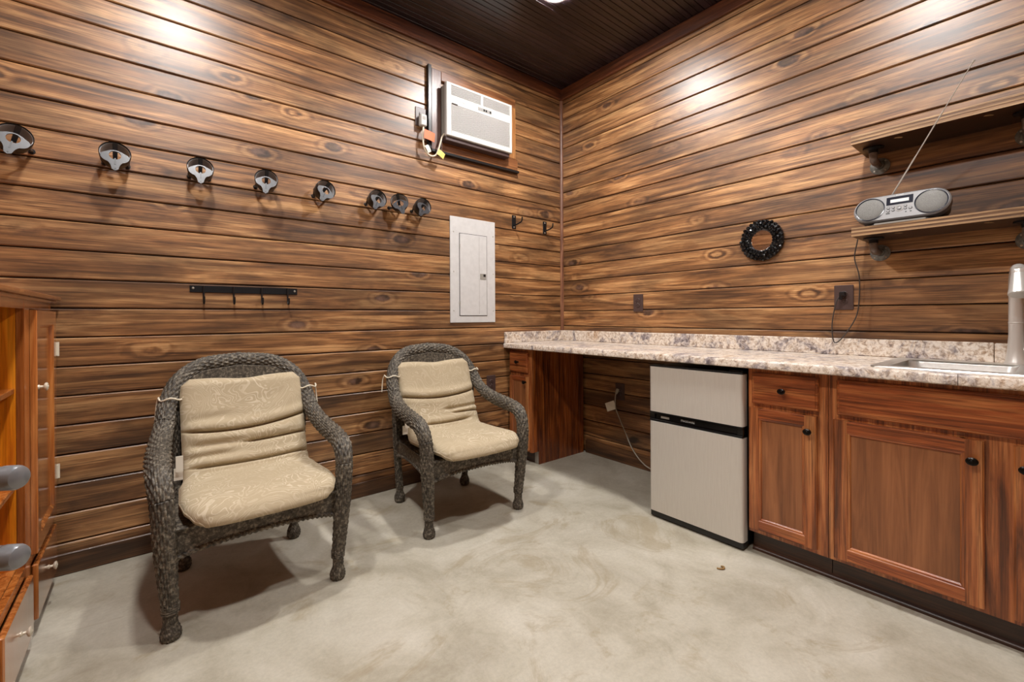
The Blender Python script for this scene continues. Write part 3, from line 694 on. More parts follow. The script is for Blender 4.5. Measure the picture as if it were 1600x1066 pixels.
# round black plastic holders
def holder(x, z, yaw, tilt, roll, label):
    t = thing('ring_holder', label, 'holder', (x, 0, z), 0, 'row of black ring holders')
    R = Matrix.Translation((0, -.072, 0)) @ Matrix.Rotation(yaw, 4, 'Z') @ Matrix.Rotation(tilt, 4, 'X') @ Matrix.Rotation(roll, 4, 'Y')
    n = 40
    def band(prof):
        V = []; F = []; q = len(prof)
        for r, h in prof:
            for k in range(n): a = 2*PI*k/n; V.append((r*math.cos(a), h, r*math.sin(a)))
        for i in range(q):
            for k in range(n): F.append((i*n+k, i*n+(k+1) % n, ((i+1) % q)*n+(k+1) % n, ((i+1) % q)*n+k))
        return MB().add(V, F, R)
    band([(.0535, -.034), (.0560, -.030), (.0545, .000), (.0470, .030), (.0455, .030), (.0530, .000), (.0535, -.030)]).build('shell', 'black', t, world=False)
    band([(.0525, -.024), (.0525, .000), (.0450, .029), (.0435, .029), (.0508, .000), (.0508, -.024)]).build('inner_sheen', 'hold_in', t, world=False)  # pale inner band, the floor's reflection put into its colour
    # front plate: teardrop with a round opening and a tab below
    ang = [-180, -160, -140, -122, -107, -99, -90, -81, -73, -58, -40, -20, 0, 25, 55, 90, 125, 155, 180]; rad = [.049, .050, .046, .041, .052, .070, .076, .070, .052, .041, .046, .050, .049, .033, .027, .0255, .027, .033, .049]
    o = []; inn = []
    for k in range(n):
        a = -180+360*k/n; r = float(np.interp(a, ang, rad)); o.append((r*math.cos(math.radians(a)), -.019+r*math.sin(math.radians(a)))); inn.append((.021*math.cos(math.radians(a)), -.019+.021*math.sin(math.radians(a))))
    m = MB(); m.ring(o, inn, lambda p: tuple(R @ Vector((p[0], -.0345, p[1]))), lambda p: tuple(R @ Vector((p[0], -.040, p[1])))); pl_ = m.build('front_plate', 'hold_grey', t, world=False)
    m = MB(); m.box(-.003, .003, -.0412, -.0402, -.066, -.034, 0, R); m.lathe([(.003, 0), (.003, .0012)], R @ Vector((0, -.0402, -.084)), (R.to_3x3() @ Vector((0, -1, 0))), 10); m.build('slot', 'black', pl_, world=False, smooth=0)
    m = MB(); m.prism([(-.0095, .0505), (.0095, .0505), (.008, -.004), (-.008, -.004)], lambda p: tuple(R @ Vector((p[0], -.026+(.0505-p[1])*.8, p[1]))), lambda p: tuple(R @ Vector((p[0], -.031+(.0505-p[1])*.8, p[1])))); m.build('strap', 'black', t, world=False, smooth=0)
    for sx in (-1, 1):          # two arms from the wall
        a = R @ Vector((sx*.046, .018, -.012)); m = MB()
        m.tube(catmull([(sx*.040, -.001, -.020), (sx*.042, -.022, -.022), tuple(a)], 5), .006, 8); m.lathe([(.012, 0), (.011, .004)], (sx*.040, -.0005, -.020), (0, -1, 0), 12); m.build('arm', 'black', t, world=False)
    return t
M['hold_grey'] = plain('worn_black_plastic', (54, 54, 58), .34); M['hold_in'] = plain('holder_sheen', (150, 150, 152), .3)
HX = [-3.272, -2.953, -2.626, -2.325, -2.018, -1.694, -1.535, -1.370]
HL = ['leftmost black ring holder, cut off at the photo edge above the hutch', 'second black ring holder from the left', 'third black ring holder from the left', 'fourth black ring holder from the left',
      'fifth black ring holder from the left, turned sideways', 'sideways black ring holder, first of the cluster of three left of the panel', 'front-facing black ring holder in the middle of the cluster of three', 'sideways black ring holder nearest the white breaker panel']
HO = [(.22, -.26, .25), (.04, -.28, 0), (-.05, -.28, 0), (-.16, -.28, .05), (.20, -.2, .5), (.14, -.2, .5), (-.40, -.25, -.25), (.10, -.2, .55)]
HD = (-.026,)
for x, lb, (yw, tl, rl) in zip(HX, HL, HO): holder(x+HD[0]*(x+2.83), 1.868, yw, tl, rl, lb)

# ------------------------------------------------------------------ mirror
mi = thing('round_mirror', 'small round mirror with a knobbly black frame', 'mirror', (0, -1.663, 1.575), -PI/2)
MB().lathe([(.118, 0), (.120, .004), (.115, .016), (.085, .024), (.066, .022), (.060, .012), (.058, .008), (.02, .0075)], (0, -.0005, 0), (0, -1, 0), 48).build('frame', 'black', mi, world=False)
MB().lathe([(.060, .0085), (.0597, .0095), (.0595, .0096)], (0, -.0005, 0), (0, -1, 0), 48).build('glass', 'mirror', mi, world=False, smooth=0)
m = MB()
for ring_i, (R_, nb, br, dy) in enumerate(((.113, 30, .0115, .014), (.097, 26, .0115, .023), (.081, 22, .0105, .026), (.069, 26, .006, .024))):
    for k in range(nb):
        a = 2*PI*(k+.5*ring_i)/nb; jr = random.uniform(-.003, .003); c = ((R_+jr)*math.cos(a), -dy+random.uniform(-.004, .003), (R_+jr)*math.sin(a))
        m.lathe([(br*.5, -br*.87), (br*.95, -br*.3), (br*.9, br*.4), (br*.45, br*.9)], c, (math.cos(a)*.5+random.uniform(-.5, .5), -1, math.sin(a)*.5+random.uniform(-.5, .5)), 7)
m.build('beading', 'darkgloss', mi, world=False, smooth=20, kind='stuff')

# ------------------------------------------------------------------ shelves on pipe brackets
def shelf(zb, zt, label, seed):
    t = thing('wall_shelf', label, 'shelf', (-.13, -2.7, zb), 0, 'plywood shelves on pipe brackets')
    y0, y1, xf = -2.158, -3.25, -.255
    MB().box(xf+.002, -.0005, y0-.002, y1, zb, zt, 0).build('board', 'shelf_dark', t, smooth=0)
    n = 5; h = (zt-zb)/n
    for i in range(n):
        m = MB(); e = .0012 if i % 2 else 0
        m.box(xf+e, xf+.0019, y0, y1, zb+i*h, zb+(i+1)*h); m.box(xf+.002, -.0006, y0-.0019, y0-e, zb+i*h, zb+(i+1)*h)
        m.build('ply_layer', 'ply' if i % 2 == 0 else 'ply_dark', t, smooth=0)
    for yc in (-2.215, -2.70):
        fz = zb-.062; br = MB(); br.lathe([(.040, 0), (.040, .006), (.024, .008), (.019, .012), (.018, .026)], (-.0005, yc, fz), (-1, 0, 0), 24)
        f1 = br.build('flange', 'flange', t)
        for a in (PI/4, 3*PI/4, 5*PI/4, 7*PI/4): MB().lathe([(.005, 0), (.004, .002)], (-.0065, yc+.031*math.cos(a), fz+.031*math.sin(a)), (-1, 0, 0), 10).build('screw', 'screw', f1)
        xe = -.130; pp = catmull([(-.02, yc, fz), (-.07, yc, fz), (xe+.03, yc, fz), (xe+.008, yc, fz+.006), (xe, yc, fz+.028), (xe, yc, zb-.006)], 6)
        MB().tube(pp, [.0135]*8+[.0165]*(len(pp)-8), 16).build('pipe', 'pipe', t)
        MB().lathe([(.018, -.026), (.019, -.012), (.024, -.008), (.040, -.006), (.040, -.0005)], (xe, yc, zb), (0, 0, 1), 24).build('flange', 'blackm', t)
    for yy in (-2.32, -2.60): MB().lathe([(.009, 0), (.009, -.001)], (-.20, yy, zb), (0, 0, 1), 12, True, 1.0, 1.9).build('plug_hole', 'ply', t, smooth=0)
    return t
shelf(1.932, 1.972, 'upper dark plywood shelf on iron pipe brackets', 1)
shelf(1.500, 1.540, 'lower plywood shelf on iron pipe brackets carrying the radio', 2)

# radio on the lower shelf
ra = thing('radio', 'silver portable radio with two round speakers on the lower shelf', 'radio', (-.15, -2.325, 1.540))
RY, W2, H2 = -2.325, .168, .062
TL = Matrix.Translation((-.205, RY, 1.618)) @ Matrix.Rotation(math.radians(14), 4, 'Y')     # face leans back
def stad(w, h, n=14):
    out = []
    for i in range(n+1): a = -PI/2+PI*i/n; out.append((w-h+h*math.cos(a), h*math.sin(a)))
    for i in range(n+1): a = PI/2+PI*i/n; out.append((-(w-h)+h*math.cos(a), h*math.sin(a)))
    return out
def fp(x): return lambda p: tuple(TL @ Vector((x, p[0], p[1])))
m = MB(); A = stad(W2, H2); A2 = stad(W2-.006, H2-.006)
V = [fp(.03)(p) for p in A]+[fp(-.004)(p) for p in A]+[fp(-.010)(p) for p in A2]; n = len(A); F = [tuple(range(2*n, 3*n))]
for i in range(2):
    for j in range(n): F.append((i*n+j, i*n+(j+1) % n, (i+1)*n+(j+1) % n, (i+1)*n+j))
F.append(tuple(range(n))[::-1]); m.add(V, F); face = m.build('front_panel', 'silver', ra, smooth=30)
m = MB(); Bk = stad(W2-.012, H2-.006); V = [fp(.03)(p) for p in Bk]+[fp(.10)(p) for p in Bk]+[fp(.135)(p) for p in stad(W2-.04, H2-.02)]; F = []
for i in range(2):
    for j in range(n): F.append((i*n+j, i*n+(j+1) % n, (i+1)*n+(j+1) % n, (i+1)*n+j))
F += [tuple(range(n))[::-1], tuple(range(2*n, 3*n))]; m.add(V, F); m.build('body', 'black', ra, smooth=30)
m = MB(); m.prism(rr(-.215, -.075, RY-.12, RY+.12, .03), lambda p: (p[0], p[1], 1.5405), lambda p: (p[0]+.008, p[1], 1.572)); m.build('base', 'black', ra)
m = MB(); m.prism(rr(-.222, -.21, RY-.09, RY+.09, .004), lambda p: (p[0], p[1], 1.546), lambda p: (p[0], p[1], 1.553)); m.build('base_lip', 'greyp', ra)
def onf(y, z, x=-.010): return TL @ Vector((x, y, z))
fn = (TL.to_3x3() @ Vector((-1, 0, 0)))
for sy in (-1, 1):
    c = onf(sy*(W2-H2-.001), 0)
    s_ = MB().lathe([(.055, 0), (.055, .002), (.051, .0025), (.051, 0)], c, fn, 36, False).build('speaker_ring', 'navy', face)
    MB().lathe([(.0512, .0002), (.045, .0022), (.025, .0035), (.001, .004)], c, fn, 36).build('speaker_grille', 'mesh_grey', face)
def fbox(y0, y1, z0, z1, d, mat, name, par, r=.0):
    mm = MB(); mm.box(-.010-d, -.0095, y0, y1, z0, z1, r, TL); return mm.build(name, mat, par, smooth=0)
dsp = fbox(-.046, .046, .008, .046, .001, 'navy', 'display', face)
fbox(-.032, .032, .018, .033, .002, 'lcd', 'screen', dsp)
def ftext(name, txt, size, y, z, mat, d): 
    R3 = TL @ Matrix(((0, 0, -1, -.010-d), (-1, 0, 0, y), (0, 1, 0, z), (0, 0, 0, 1))); return text_obj(name, txt, size, mat, R3, face)
ftext('lettering', 'SONY', .010, 0, .0525, 'lcd', .0003)
ftext('screen_digits', '12:30', .012, .004, .0255, 'navy', .0021) if False else None
def btn(y, z, r, mat='silver', sx=1.0):
    MB().lathe([(r+.0012, 0), (r+.0012, .0006), (r*.5, .0006)], onf(y, z), fn, 16).build('button_rim', 'blackm', face)
    MB().lathe([(r, 0), (r, .0018), (r*.8, .0026)], onf(y, z), fn, 16, True, sx, 1).build('button', mat, face)
for (y, z, r) in ((.038, -.006, .0055), (.038, -.019, .0055), (.021, -.006, .0045), (.021, -.019, .0045), (-.021, -.004, .0045), (-.021, -.017, .0045), (-.038, -.017, .0055), (0, -.013, .0065)): btn(y, z, r)
MB().lathe([(.014, 0), (.014, .0012), (.0115, .0014), (.0115, 0)], onf(0, -.013), fn, 24, False).build('dial_ring', 'greyp', face)
fbox(.032, .046, -.034, -.029, .0006, 'black', 'mark', face); fbox(-.026, -.021, -.035, -.031, .0006, 'black', 'jack', face); fbox(-.043, -.037, -.035, -.031, .0006, 'black', 'jack', face)
hd = catmull([(-.10, RY+.13, 1.655), (-.10, RY+.10, 1.690), (-.10, RY, 1.698), (-.10, RY-.10, 1.690), (-.10, RY-.13, 1.655)], 8)
a0, a1 = Vector((-.165, -2.285, 1.672)), Vector((-.46, -2.580, 2.068))
m = MB(); m.tube([a0, a0.lerp(a1, .35)], .0032, 8); m.tube([a0.lerp(a1, .35), a0.lerp(a1, .68)], .0024, 8); m.tube([a0.lerp(a1, .68), a1], .0017, 8); m.lathe([(.0035, 0), (.0035, .008)], a1-(a1-a0).normalized()*.004, tuple((a1-a0).normalized()), 8); m.build('antenna', 'chrome', ra)

# ------------------------------------------------------------------ wooden hutch at the left
HXF, HXB = -3.160, -3.600
hu = thing('wooden_hutch', 'orange-brown wooden hutch with open shelves and a glossy panelled door', 'hutch', (-3.38, -.75, 0))
hy0, hy1 = -.055, -1.455; zt = 1.195
for y in (hy0, hy1+.02): MB().box(HXF+.0, HXB, y, y-.02, .03, zt).build('side_panel', 'hutch', hu, smooth=0)
ds = (-.535, -.975)
for y in ds: MB().box(HXF-.02, HXB+.012, y-.02, y-.04, .285, zt-.001).build('divider', 'hutch_in', hu, smooth=0)
MB().box(HXB, HXB+.011, hy0-.02, hy1+.02, .05, zt).build('back_panel', 'hutch_back', hu, smooth=0)
m = MB(); m.box(HXF+.030, HXB, hy0+.03, hy1-.03, zt+.012, zt+.028, .004); m.box(HXF+.016, HXB, hy0+.016, hy1-.016, zt, zt+.012, .004); m.build('crown', 'hutch', hu)
ff = MB()
for a, b_ in ((-.0755, -.088), (-.490, -.575), (-.955, -1.035), (-1.42, -1.4345)): ff.box(HXF-.019, HXF, a, b_, .03, zt)
for z0, z1 in ((1.165, zt), (.262, .292), (.03, .058)):
    for a, b_ in ((-.088, -.490), (-.575, -.955), (-1.035, -1.42)): ff.box(HXF-.019, HXF-.0003, a, b_, z0, z1)
ff.build('face_frame', 'hutch', hu, smooth=0)
for z in (.880, .555, .272): MB().box(HXF-.022, HXB+.012, -.5755, -.9945, z, z+.018, .002).build('shelf', 'hutch', hu)
def hdoor(ya, yb, ky):
    za, zb = .296, 1.162; w = .055; x = HXF+.0005; t = .018; V = []; F = []
    def rect(e): return [(ya-e, za+e), (yb+e, za+e), (yb+e, zb-e), (ya-e, zb-e)]
    loops = [(rect(0), x), (rect(0), x+t-.003), (rect(.003), x+t), (rect(w), x+t), (rect(w+.012), x+.007)]
    for rc_, xx in loops: V += [(xx, p[0], p[1]) for p in rc_]
    for i in range(len(loops)-1):
        for j in range(4): F.append((i*4+j, i*4+(j+1) % 4, i*4+4+(j+1) % 4, i*4+4+j))
    F.append((0, 1, 2, 3)); F.append(tuple(len(V)-4+j for j in range(4)))
    d = MB().add(V, F).build('door', 'hutch', hu, smooth=0)
    knob(x+t, ky, .885, d, (1, 0, 0), mat='brass', sc=.9)
    return d
hdoor(-.080, -.488, -.465); hdoor(-1.037, -1.43, -1.405)
for z in (1.0, .475):
    m = MB(); m.box(HXF+.0005, HXF+.020, -.0562, -.0785, z-.028, z+.028, .001); m.tube([(HXF+.021, -.062, z-.03), (HXF+.021, -.062, z+.03)], .005, 8); m.build('hinge', 'brass', hu)
for ya, yb in ((-.082, -.488), (-.568, -.960), (-1.040, -1.428)):
    d = MB().box(HXF+.0005, HXF+.018, ya, yb, .060, .258, .004).build('drawer', 'hutch', hu); knob(HXF+.018, (ya+yb)/2, .160, d, (1, 0, 0), mat='brass', sc=.9)
for yc in (-.056, -.535, -.98, -1.40):
    m = MB(); m.prism([(yc, 0), (yc-.055, 0), (yc-.055, .03), (yc, .03)], lambda p: (HXF, p[0]*1, p[1]), lambda p: (HXF-.05, p[0], p[1])); m.build('foot', 'hutch', hu, smooth=0)
for yc in (-.056, -1.40): MB().box(HXB+.06, HXB+.01, yc, yc-.055, 0, .03).build('foot', 'hutch', hu, smooth=0)

# ------------------------------------------------------------------ tubular stand at the left edge
ts = thing('tube_stand', 'stand with two grey round steel pegs poking in at the left edge', 'stand', (-3.36, -1.66, 0))
e1 = Vector((-2.966, -1.889, .914)); dr = Vector((-.777, .60, -.03)); px_, py_ = e1.x+dr.x*.42, e1.y+dr.y*.42
MB().tube([(px_, py_, .012), (px_, py_, .70), (px_, py_, 1.02)], .019, 20).build('post', 'tube', ts)
MB().lathe([(.15, 0), (.15, .008), (.12, .014), (.03, .016)], (px_, py_, 0), (0, 0, 1), 32).build('base_plate', 'tube', ts)
for dz in (0, -.108):
    a = e1+Vector((0, 0, dz)); q = a+dr*.415
    pg = MB().tube([a+dr*.012, q], .0155, 24).build('peg', 'tube', ts)
    MB().lathe([(.0165, .020), (.0165, .004), (.0145, -.0005), (.010, -.003), (.001, -.004)], a+dr*.002, tuple(dr), 24).build('end_cap', plain('cap_grey', (132, 134, 138), .28, .4), pg)

# ------------------------------------------------------------------ wicker chairs (local: x right, front towards -y)
def wtube(name, P, rad, parent, nst=24, pitch=.020, flat=1.0, amp=.0028, per=6, twist=0.0):
    """woven tube: rows of strand crossing stakes, real over-under relief. P (n,3), rad callable of t in 0..1"""
    Q, s = resample(np.array(P, float), pitch/per); T, N, B = frames(Q); n = nst*4
    th = np.linspace(0, 2*PI, n, endpoint=False)[None, :]; t = (s/s[-1])[:, None]
    q = th/(2*PI)*nst+s[:, None]*twist; k_ = np.floor(q+1e-6); f = q-k_      # strands run along the tube, over and under the ribs
    h = .0040*np.sqrt(np.clip(1-(2*f-1)**2, 0, 1))+amp*np.cos(PI*s[:, None]/pitch+PI*(k_ % nst))
    R = rad(t)+h-.003
    V = Q[:, None, :]+R[..., None]*(np.cos(th)[..., None]*N[:, None, :]+flat*np.sin(th)[..., None]*B[:, None, :])
    F = gridfaces(len(Q), n, True)
    V = V.reshape(-1, 3); k = len(V); V = np.vstack([V, Q[:1], Q[-1:]])
    i = np.arange(n); c0 = np.stack([np.full(n, k), (i+1) % n, i, i], 1); b0 = (len(Q)-1)*n
    me_tris0 = [(k, (a+1) % n, a) for a in range(n)]; me_tris1 = [(k+1, b0+a, b0+(a+1) % n) for a in range(n)]
    me = bpy.data.meshes.new(name)
    allF = [tuple(x) for x in F.tolist()]+me_tris0+me_tris1
    me.from_pydata(V.tolist(), [], allF); me.shade_smooth(); me.materials.append(M['wicker'])
    o = bpy.data.objects.new(name, me); link(o, parent); return o
def wgrid(name, POS, a, b_, parent, flip=1, col=.026, pitch=.0092):
    """woven sheet from a position grid, a: distance across, b_: distance along the rows' stacking"""
    du = np.gradient(POS, axis=0); dv = np.gradient(POS, axis=1); N = np.cross(du, dv); N /= np.linalg.norm(N, axis=2)[..., None]+1e-12
    j = np.floor(b_/pitch); f = b_/pitch-j
    h = .004*np.sqrt(np.clip(1-(2*f-1)**2, 0, 1))+.0034*np.cos(PI*a/col+PI*j)
    V1 = POS+flip*N*h[..., None]; V2 = POS-flip*N*.006
    nu, nv = POS.shape[:2]; F1 = gridfaces(nu, nv); F2 = F1[:, ::-1]+nu*nv
    e = []
    for i in range(nu-1): e += [(i*nv, (i+1)*nv, (i+1)*nv+nu*nv, i*nv+nu*nv), (i*nv+nv-1, i*nv+nv-1+nu*nv, (i+1)*nv+nv-1+nu*nv, (i+1)*nv+nv-1)]
    for k in range(nv-1): e += [(k, k+nu*nv, k+1+nu*nv, k+1), ((nu-1)*nv+k, (nu-1)*nv+k+1, (nu-1)*nv+k+1+nu*nv, (nu-1)*nv+k+nu*nv)]
    return npmesh(name, np.vstack([V1.reshape(-1, 3), V2.reshape(-1, 3)]), np.vstack([F1, F2, np.array(e)]), 'wicker', parent)
ARM = [(.288,-.258,.10),(.296,-.266,.22),(.304,-.274,.36),(.309,-.276,.45),(.314,-.264,.520),(.319,-.218,.570),(.320,-.12,.590),(.316,.00,.605),(.307,.10,.632),(.294,.18,.680),(.280,.240,.755),(.236,.292,.845),(.145,.335,.905),(0,.350,.922)]
def make_chair():
    t = thing('wicker_chair', '', 'chair', (0, 0, 0), 0, 'grey wicker armchairs')
    P = catmull(ARM, 16); z_leg = 3*16+10; k_arm = 9*16
    for sx in (-1, 1):
        mir = np.array([sx, 1, 1])
        lg = wtube('leg', P[:z_leg+1]*mir, lambda q: .0235+.0095*np.minimum(1, q*1.6), t, 22, .024)
        fo = wtube('foot', [(sx*.288, -.258, .104), (sx*.2885, -.258, .07), (sx*.288, -.257, .045), (sx*.287, -.256, .02), (sx*.287, -.256, .0)], lambda q: .021+.010*np.clip((q-.45)/.3, 0, 1)-.006*np.clip((q-.88)/.12, 0, 1), lg, 22, .012, 1, .0010, 5, 60.0)
        for zc in (.098, .106, .114, .122): 
            MB().tube([(sx*.288+.0245*math.cos(a), -.258+.0245*math.sin(a), zc) for a in np.linspace(0, 2*PI, 17)], .0042, 6).build('wrap', 'wicker', lg, world=False)
        wtube('armrest', P[z_leg:k_arm+1]*mir, lambda q: .033+.007*np.sin(np.clip(q, 0, 1)*PI), t, 26, .021, .92)
        bl = wtube('leg', [(sx*.268, .235, .70), (sx*.255, .245, .42), (sx*.240, .255, .20), (sx*.230, .258, .085)], lambda q: .020+.0*q, t, 16, .02)
        wtube('foot', [(sx*.230, .258, .088), (sx*.230, .259, .05), (sx*.230, .259, .0)], lambda q: .019+.012*np.clip((q-.25)/.35, 0, 1)-.008*np.clip((q-.85)/.15, 0, 1), bl, 20, .012, 1, .0010, 5, 60.0)
    A = P[k_arm:]; A2 = np.vstack([A*[-1, 1, 1], A[::-1][1:]])
    wtube('back_rim', A2, lambda q: .033+.002*np.sin(q*PI), t, 26, .020)
    # inner back panel
    xs = np.linspace(-.272, .272, 140); zs0 = .37
    top = np.interp(np.abs(xs), [0, .145, .236, .272], [.900, .885, .835, .775]); yb = .335-.75*xs**2
    v = np.linspace(0, 1, 230)[:, None]; Zp = zs0+v*(top-zs0)[None, :]; Yp = (yb-.02)[None, :]-.055*(1-v)**1.2
    POS = np.stack([np.broadcast_to(xs[None, :], Zp.shape), np.broadcast_to(Yp, Zp.shape), Zp], -1)
    wgrid('back_panel', POS, POS[..., 0]+1, POS[..., 2], t, 1)
    # front apron with arched lower edge and rope braid
    xs = np.linspace(-.285, .285, 150); zb_ = .268+.052*np.sqrt(np.clip(1-(xs/.288)**2, 0, 1)); v = np.linspace(0, 1, 70)[:, None]
    Zp = zb_[None, :]+v*(.392-zb_)[None, :]; Yp = -.262-.022*(1-(xs/.285)**2)[None, :]+0*Zp
    POS = np.stack([np.broadcast_to(xs[None, :], Zp.shape), Yp, Zp], -1); wgrid('apron', POS, POS[..., 0]+1, POS[..., 2], t, 1)
    def rope(name, C, r=.009):
        Q, s = resample(np.array(C), .002); T, N, B = frames(Q); th = np.linspace(0, 2*PI, 16, endpoint=False)[None, :]
        R = r+.0022*np.cos(2*th-s[:, None]*330); V = Q[:, None, :]+R[..., None]*(np.cos(th)[..., None]*N[:, None, :]+np.sin(th)[..., None]*B[:, None, :])
        npmesh(name, V, gridfaces(len(Q), 16, True), 'wicker', t)
    rope('braid', np.stack([xs, -.266-.022*(1-(xs/.285)**2), zb_-.003], 1))
    for sx in (-1, 1):
        ys = np.linspace(-.255, .235, 110); xq = sx*(.292-.04*((ys+.255)/.49)); zl = .275+.05*np.sqrt(np.clip(1-(ys/.26)**2, 0, 1)); v = np.linspace(0, 1, 60)[:, None]
        Zp = zl[None, :]+v*(.392-zl)[None, :]; POS = np.stack([np.broadcast_to(xq[None, :], Zp.shape), np.broadcast_to(ys[None, :], Zp.shape), Zp], -1)
        wgrid('side_apron', POS, POS[..., 1]+1, POS[..., 2], t, sx); rope('braid', np.stack([xq, ys, zl-.003], 1))
    xs = np.linspace(-.29, .29, 120); ys = np.linspace(-.283, .285, 200)
    X_, Y_ = np.meshgrid(xs, ys, indexing='xy'); sc = 1-.16*((Y_+.28)/.56)
    POS = np.stack([X_*sc, Y_, 0.384+0*X_], -1); wgrid('seat', POS, POS[..., 0]+1, POS[..., 1]+1, t, 1)
    return t
def make_cushion(seed, creases, mir=1):
    """folded one-piece cushion: seat part and back part, with pressed creases"""
    t = thing('chair_cushion', '', 'cushion', (0, 0, 0), 0, 'beige one-piece chair cushions')
    C = catmull([(-.350, .396), (-.344, .410), (-.275, .435), (-.10, .430), (.01, .425), (.082, .434), (.128, .485), (.168, .58), (.208, .69), (.240, .785), (.258, .850)], 20)
    Q, s = resample(C, .0032); n = len(Q); Ltot = s[-1]
    T = np.gradient(Q, axis=0); T /= np.linalg.norm(T, axis=1)[:, None]; Nn = np.stack([-T[:, 1], T[:, 0]], 1)
    m_ = 120; wv = np.sin(np.linspace(-PI/2, PI/2, m_)); S_ = s[:, None]; W_ = wv[None, :]
    half = 1.0*np.interp(s, [0, .03, .09, .20, .40, .46, .60, Ltot-.08, Ltot-.03, Ltot], [.200, .236, .262, .272, .264, .247, .248, .252, .247, .215])[:, None]
    edge = np.clip(1-np.abs(W_)**7, 0, 1)**.5
    endf = np.clip(1-np.clip(1-S_/.05, 0, 1)**2.5, 0, 1)**.5*np.clip(1-np.clip(1-(Ltot-S_)/.045, 0, 1)**2.5, 0, 1)**.5
    th = .040*np.maximum(edge*endf, .16)
    r = np.random.default_rng(seed)
    def fbm(fx, fy, k=7):
        o = np.zeros((n, m_))
        for _ in range(k): o += np.sin(S_*r.uniform(.4, 1)*fx+W_*r.uniform(-1, 1)*fy+r.uniform(0, 6.28))
        return o/k
    top = th*(1+.10*fbm(26, 5)+.06*fbm(70, 9))
    for (s0, wa, wb, slope, curve, depth, wid) in creases:
        line = s0+slope*W_+curve*W_**2; d = S_-line
        mask = 1/(1+np.exp(-(W_-wa)*18))/(1+np.exp((W_-wb)*18))
        top = top-depth*mask*np.exp(-(d/wid)**2)+.30*depth*mask*np.exp(-((d-.028)/.022)**2)+.20*depth*mask*np.exp(-((d+.028)/.024)**2)
    top = np.maximum(top, .002)
    bot = th*.85
    X_ = W_*half
    topsag = -.012*np.exp(-(X_/.09)**2)*np.exp(-((Ltot-S_)/.03)**2)      # dip in the upper edge
    sag = .010*np.cos(W_*PI*.5)*np.exp(-((S_-.22)/.14)**2)
    P1 = np.stack([X_+0*S_, Q[:, :1]+Nn[:, :1]*(top-sag)+T[:, :1]*topsag, Q[:, 1:]+Nn[:, 1:]*(top-sag)+T[:, 1:]*topsag], -1)
    # front edge bows forward in the middle and drops a little at the corners
    bow = np.exp(-(S_/.07)**2)
    P2 = np.stack([X_+0*S_, Q[:, :1]-Nn[:, :1]*bot+T[:, :1]*topsag, Q[:, 1:]-Nn[:, 1:]*bot+T[:, 1:]*topsag], -1)
    for Pq in (P1, P2):
        Pq[..., 1] -= bow*.014*(1-W_**2)
    P2[..., 2] = np.maximum(P2[..., 2], np.where((Q[:, :1] < .10) & (Q[:, :1] > -.28), .3895, -1))
    V = np.vstack([P1.reshape(-1, 3), P2.reshape(-1, 3)]); N2 = n*m_
    F1 = gridfaces(n, m_); F2 = F1[:, ::-1]+N2; e = []
    for i in range(n-1): e += [(i*m_, (i+1)*m_, (i+1)*m_+N2, i*m_+N2), (i*m_+m_-1, i*m_+m_-1+N2, (i+1)*m_+m_-1+N2, (i+1)*m_+m_-1)]
    for k in range(m_-1): e += [(k, k+N2, k+1+N2, k+1), ((n-1)*m_+k, (n-1)*m_+k+1, (n-1)*m_+k+1+N2, (n-1)*m_+k+N2)]
    body = npmesh('body', V*np.array([mir, 1, 1]), np.vstack([F1, F2, np.array(e)]), 'cushion', t)
    bmx = bmesh.new(); bmx.from_mesh(body.data); bmesh.ops.recalc_face_normals(bmx, faces=bmx.faces[:]); bmx.to_mesh(body.data); bmx.free()
    # piping seam along the front edge
    seam = [tuple((P1[2, k]*.5+P2[2, k]*.5)*np.array([mir, 1, 1])) for k in range(4, m_-4, 3)]
    MB().tube(seam, .0028, 6).build('piping', 'cushion', body, world=False)
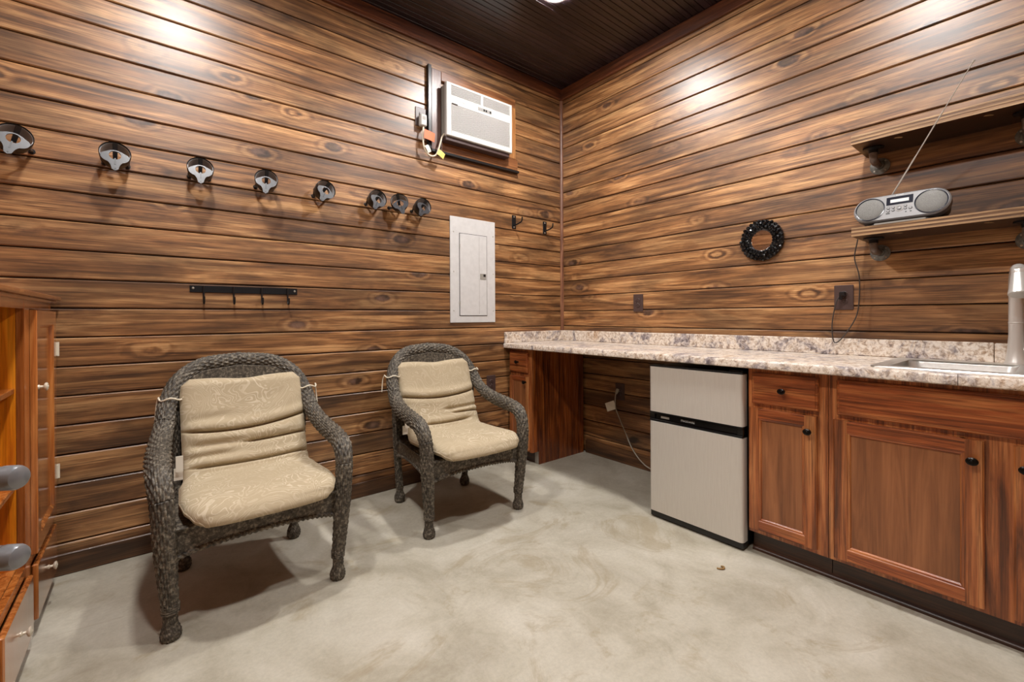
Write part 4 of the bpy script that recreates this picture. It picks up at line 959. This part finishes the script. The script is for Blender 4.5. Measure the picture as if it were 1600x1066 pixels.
    # ties round the chair frame
    for sx, z in ((-1, .775), (1, .775)):
        c = (sx*.279, .245, z); a_ = []
        for k in range(15):
            q = PI*1.15*k/14-.35; a_.append((c[0]-sx*.046*math.cos(q)*1.0, c[1]-.046*math.sin(q)+.004, c[2]+.006*math.sin(k)))
        a_ = [(sx*.238, .215, z+.004)]+a_
        MB().tube(a_, .0038, 7).build('tie', 'fabric_tie', t, world=False)
        x = a_[-1]
        MB().tube(catmull([x, (x[0]+sx*.006, x[1]+.012, x[2]-.03), (x[0]+sx*.012, x[1]+.010, x[2]-.10)], 6), .0034, 6).build('tie_end', 'fabric_tie', t, world=False)
    flag_m = MB().box(-.272, -.247, .075, .079, .49, .555).build('care_label', 'tag_w', t, world=False, smooth=0)
    MB().box(-.278, -.247, .095, .099, .45, .50).build('care_label', 'tag_w', t, world=False, smooth=0)
    return t
ch = make_chair()
ch.location = (-2.490, -.548, 0); ch['label'] = 'grey wicker armchair nearer the wooden hutch'
c2_ = copy_tree(ch); c2_.location = (-1.428, -.495, 0); c2_.rotation_euler = (0, 0, math.radians(-2.2)); c2_['label'] = 'grey wicker armchair nearer the counter, below the breaker panel'
cr1 = [(.655, -.9, 1.05, .012, .03, .036, .0055), (.590, .0, 1.1, .005, .01, .030, .0055), (.600, -.85, -.15, .0, 0, .012, .014), (.492, -.8, 1.1, .0, .015, .036, .006), (.55, -1, -.3, 0, 0, .010, .016), (.735, -.95, -.3, .03, 0, .006, .02)]
cu1 = make_cushion(3, cr1); cu1.location = (-2.478, -.548, .001); cu1['label'] = 'beige patterned cushion on the wicker chair nearer the hutch'
cr2 = [(.665, -1.05, 1.05, .0, .03, .036, .0055), (.585, .1, 1.1, .0, .01, .020, .009), (.555, .3, 1.1, 0, .0, .026, .005), (.495, -.5, .6, .0, .02, .030, .006)]
cu2 = make_cushion(8, cr2); cu2.location = (-1.428, -.495, .001); cu2.rotation_euler = (0, 0, math.radians(-2.2)); cu2['label'] = 'beige patterned cushion on the wicker chair nearer the counter'

# small things on the floor
lf = MB(); pts = [(-.872, -1.812, .004), (-.868, -1.822, .004), (-.858, -1.833, .005), (-.848, -1.834, .006), (-.842, -1.826, .006), (-.846, -1.817, .005)]
lf.tube(catmull(pts, 5), .004, 6); tag(lf.build('dry_leaf', 'leaf', org=(-.857, -1.825, 0)), 'small curled dry leaf on the concrete in front of the fridge', 'leaf')
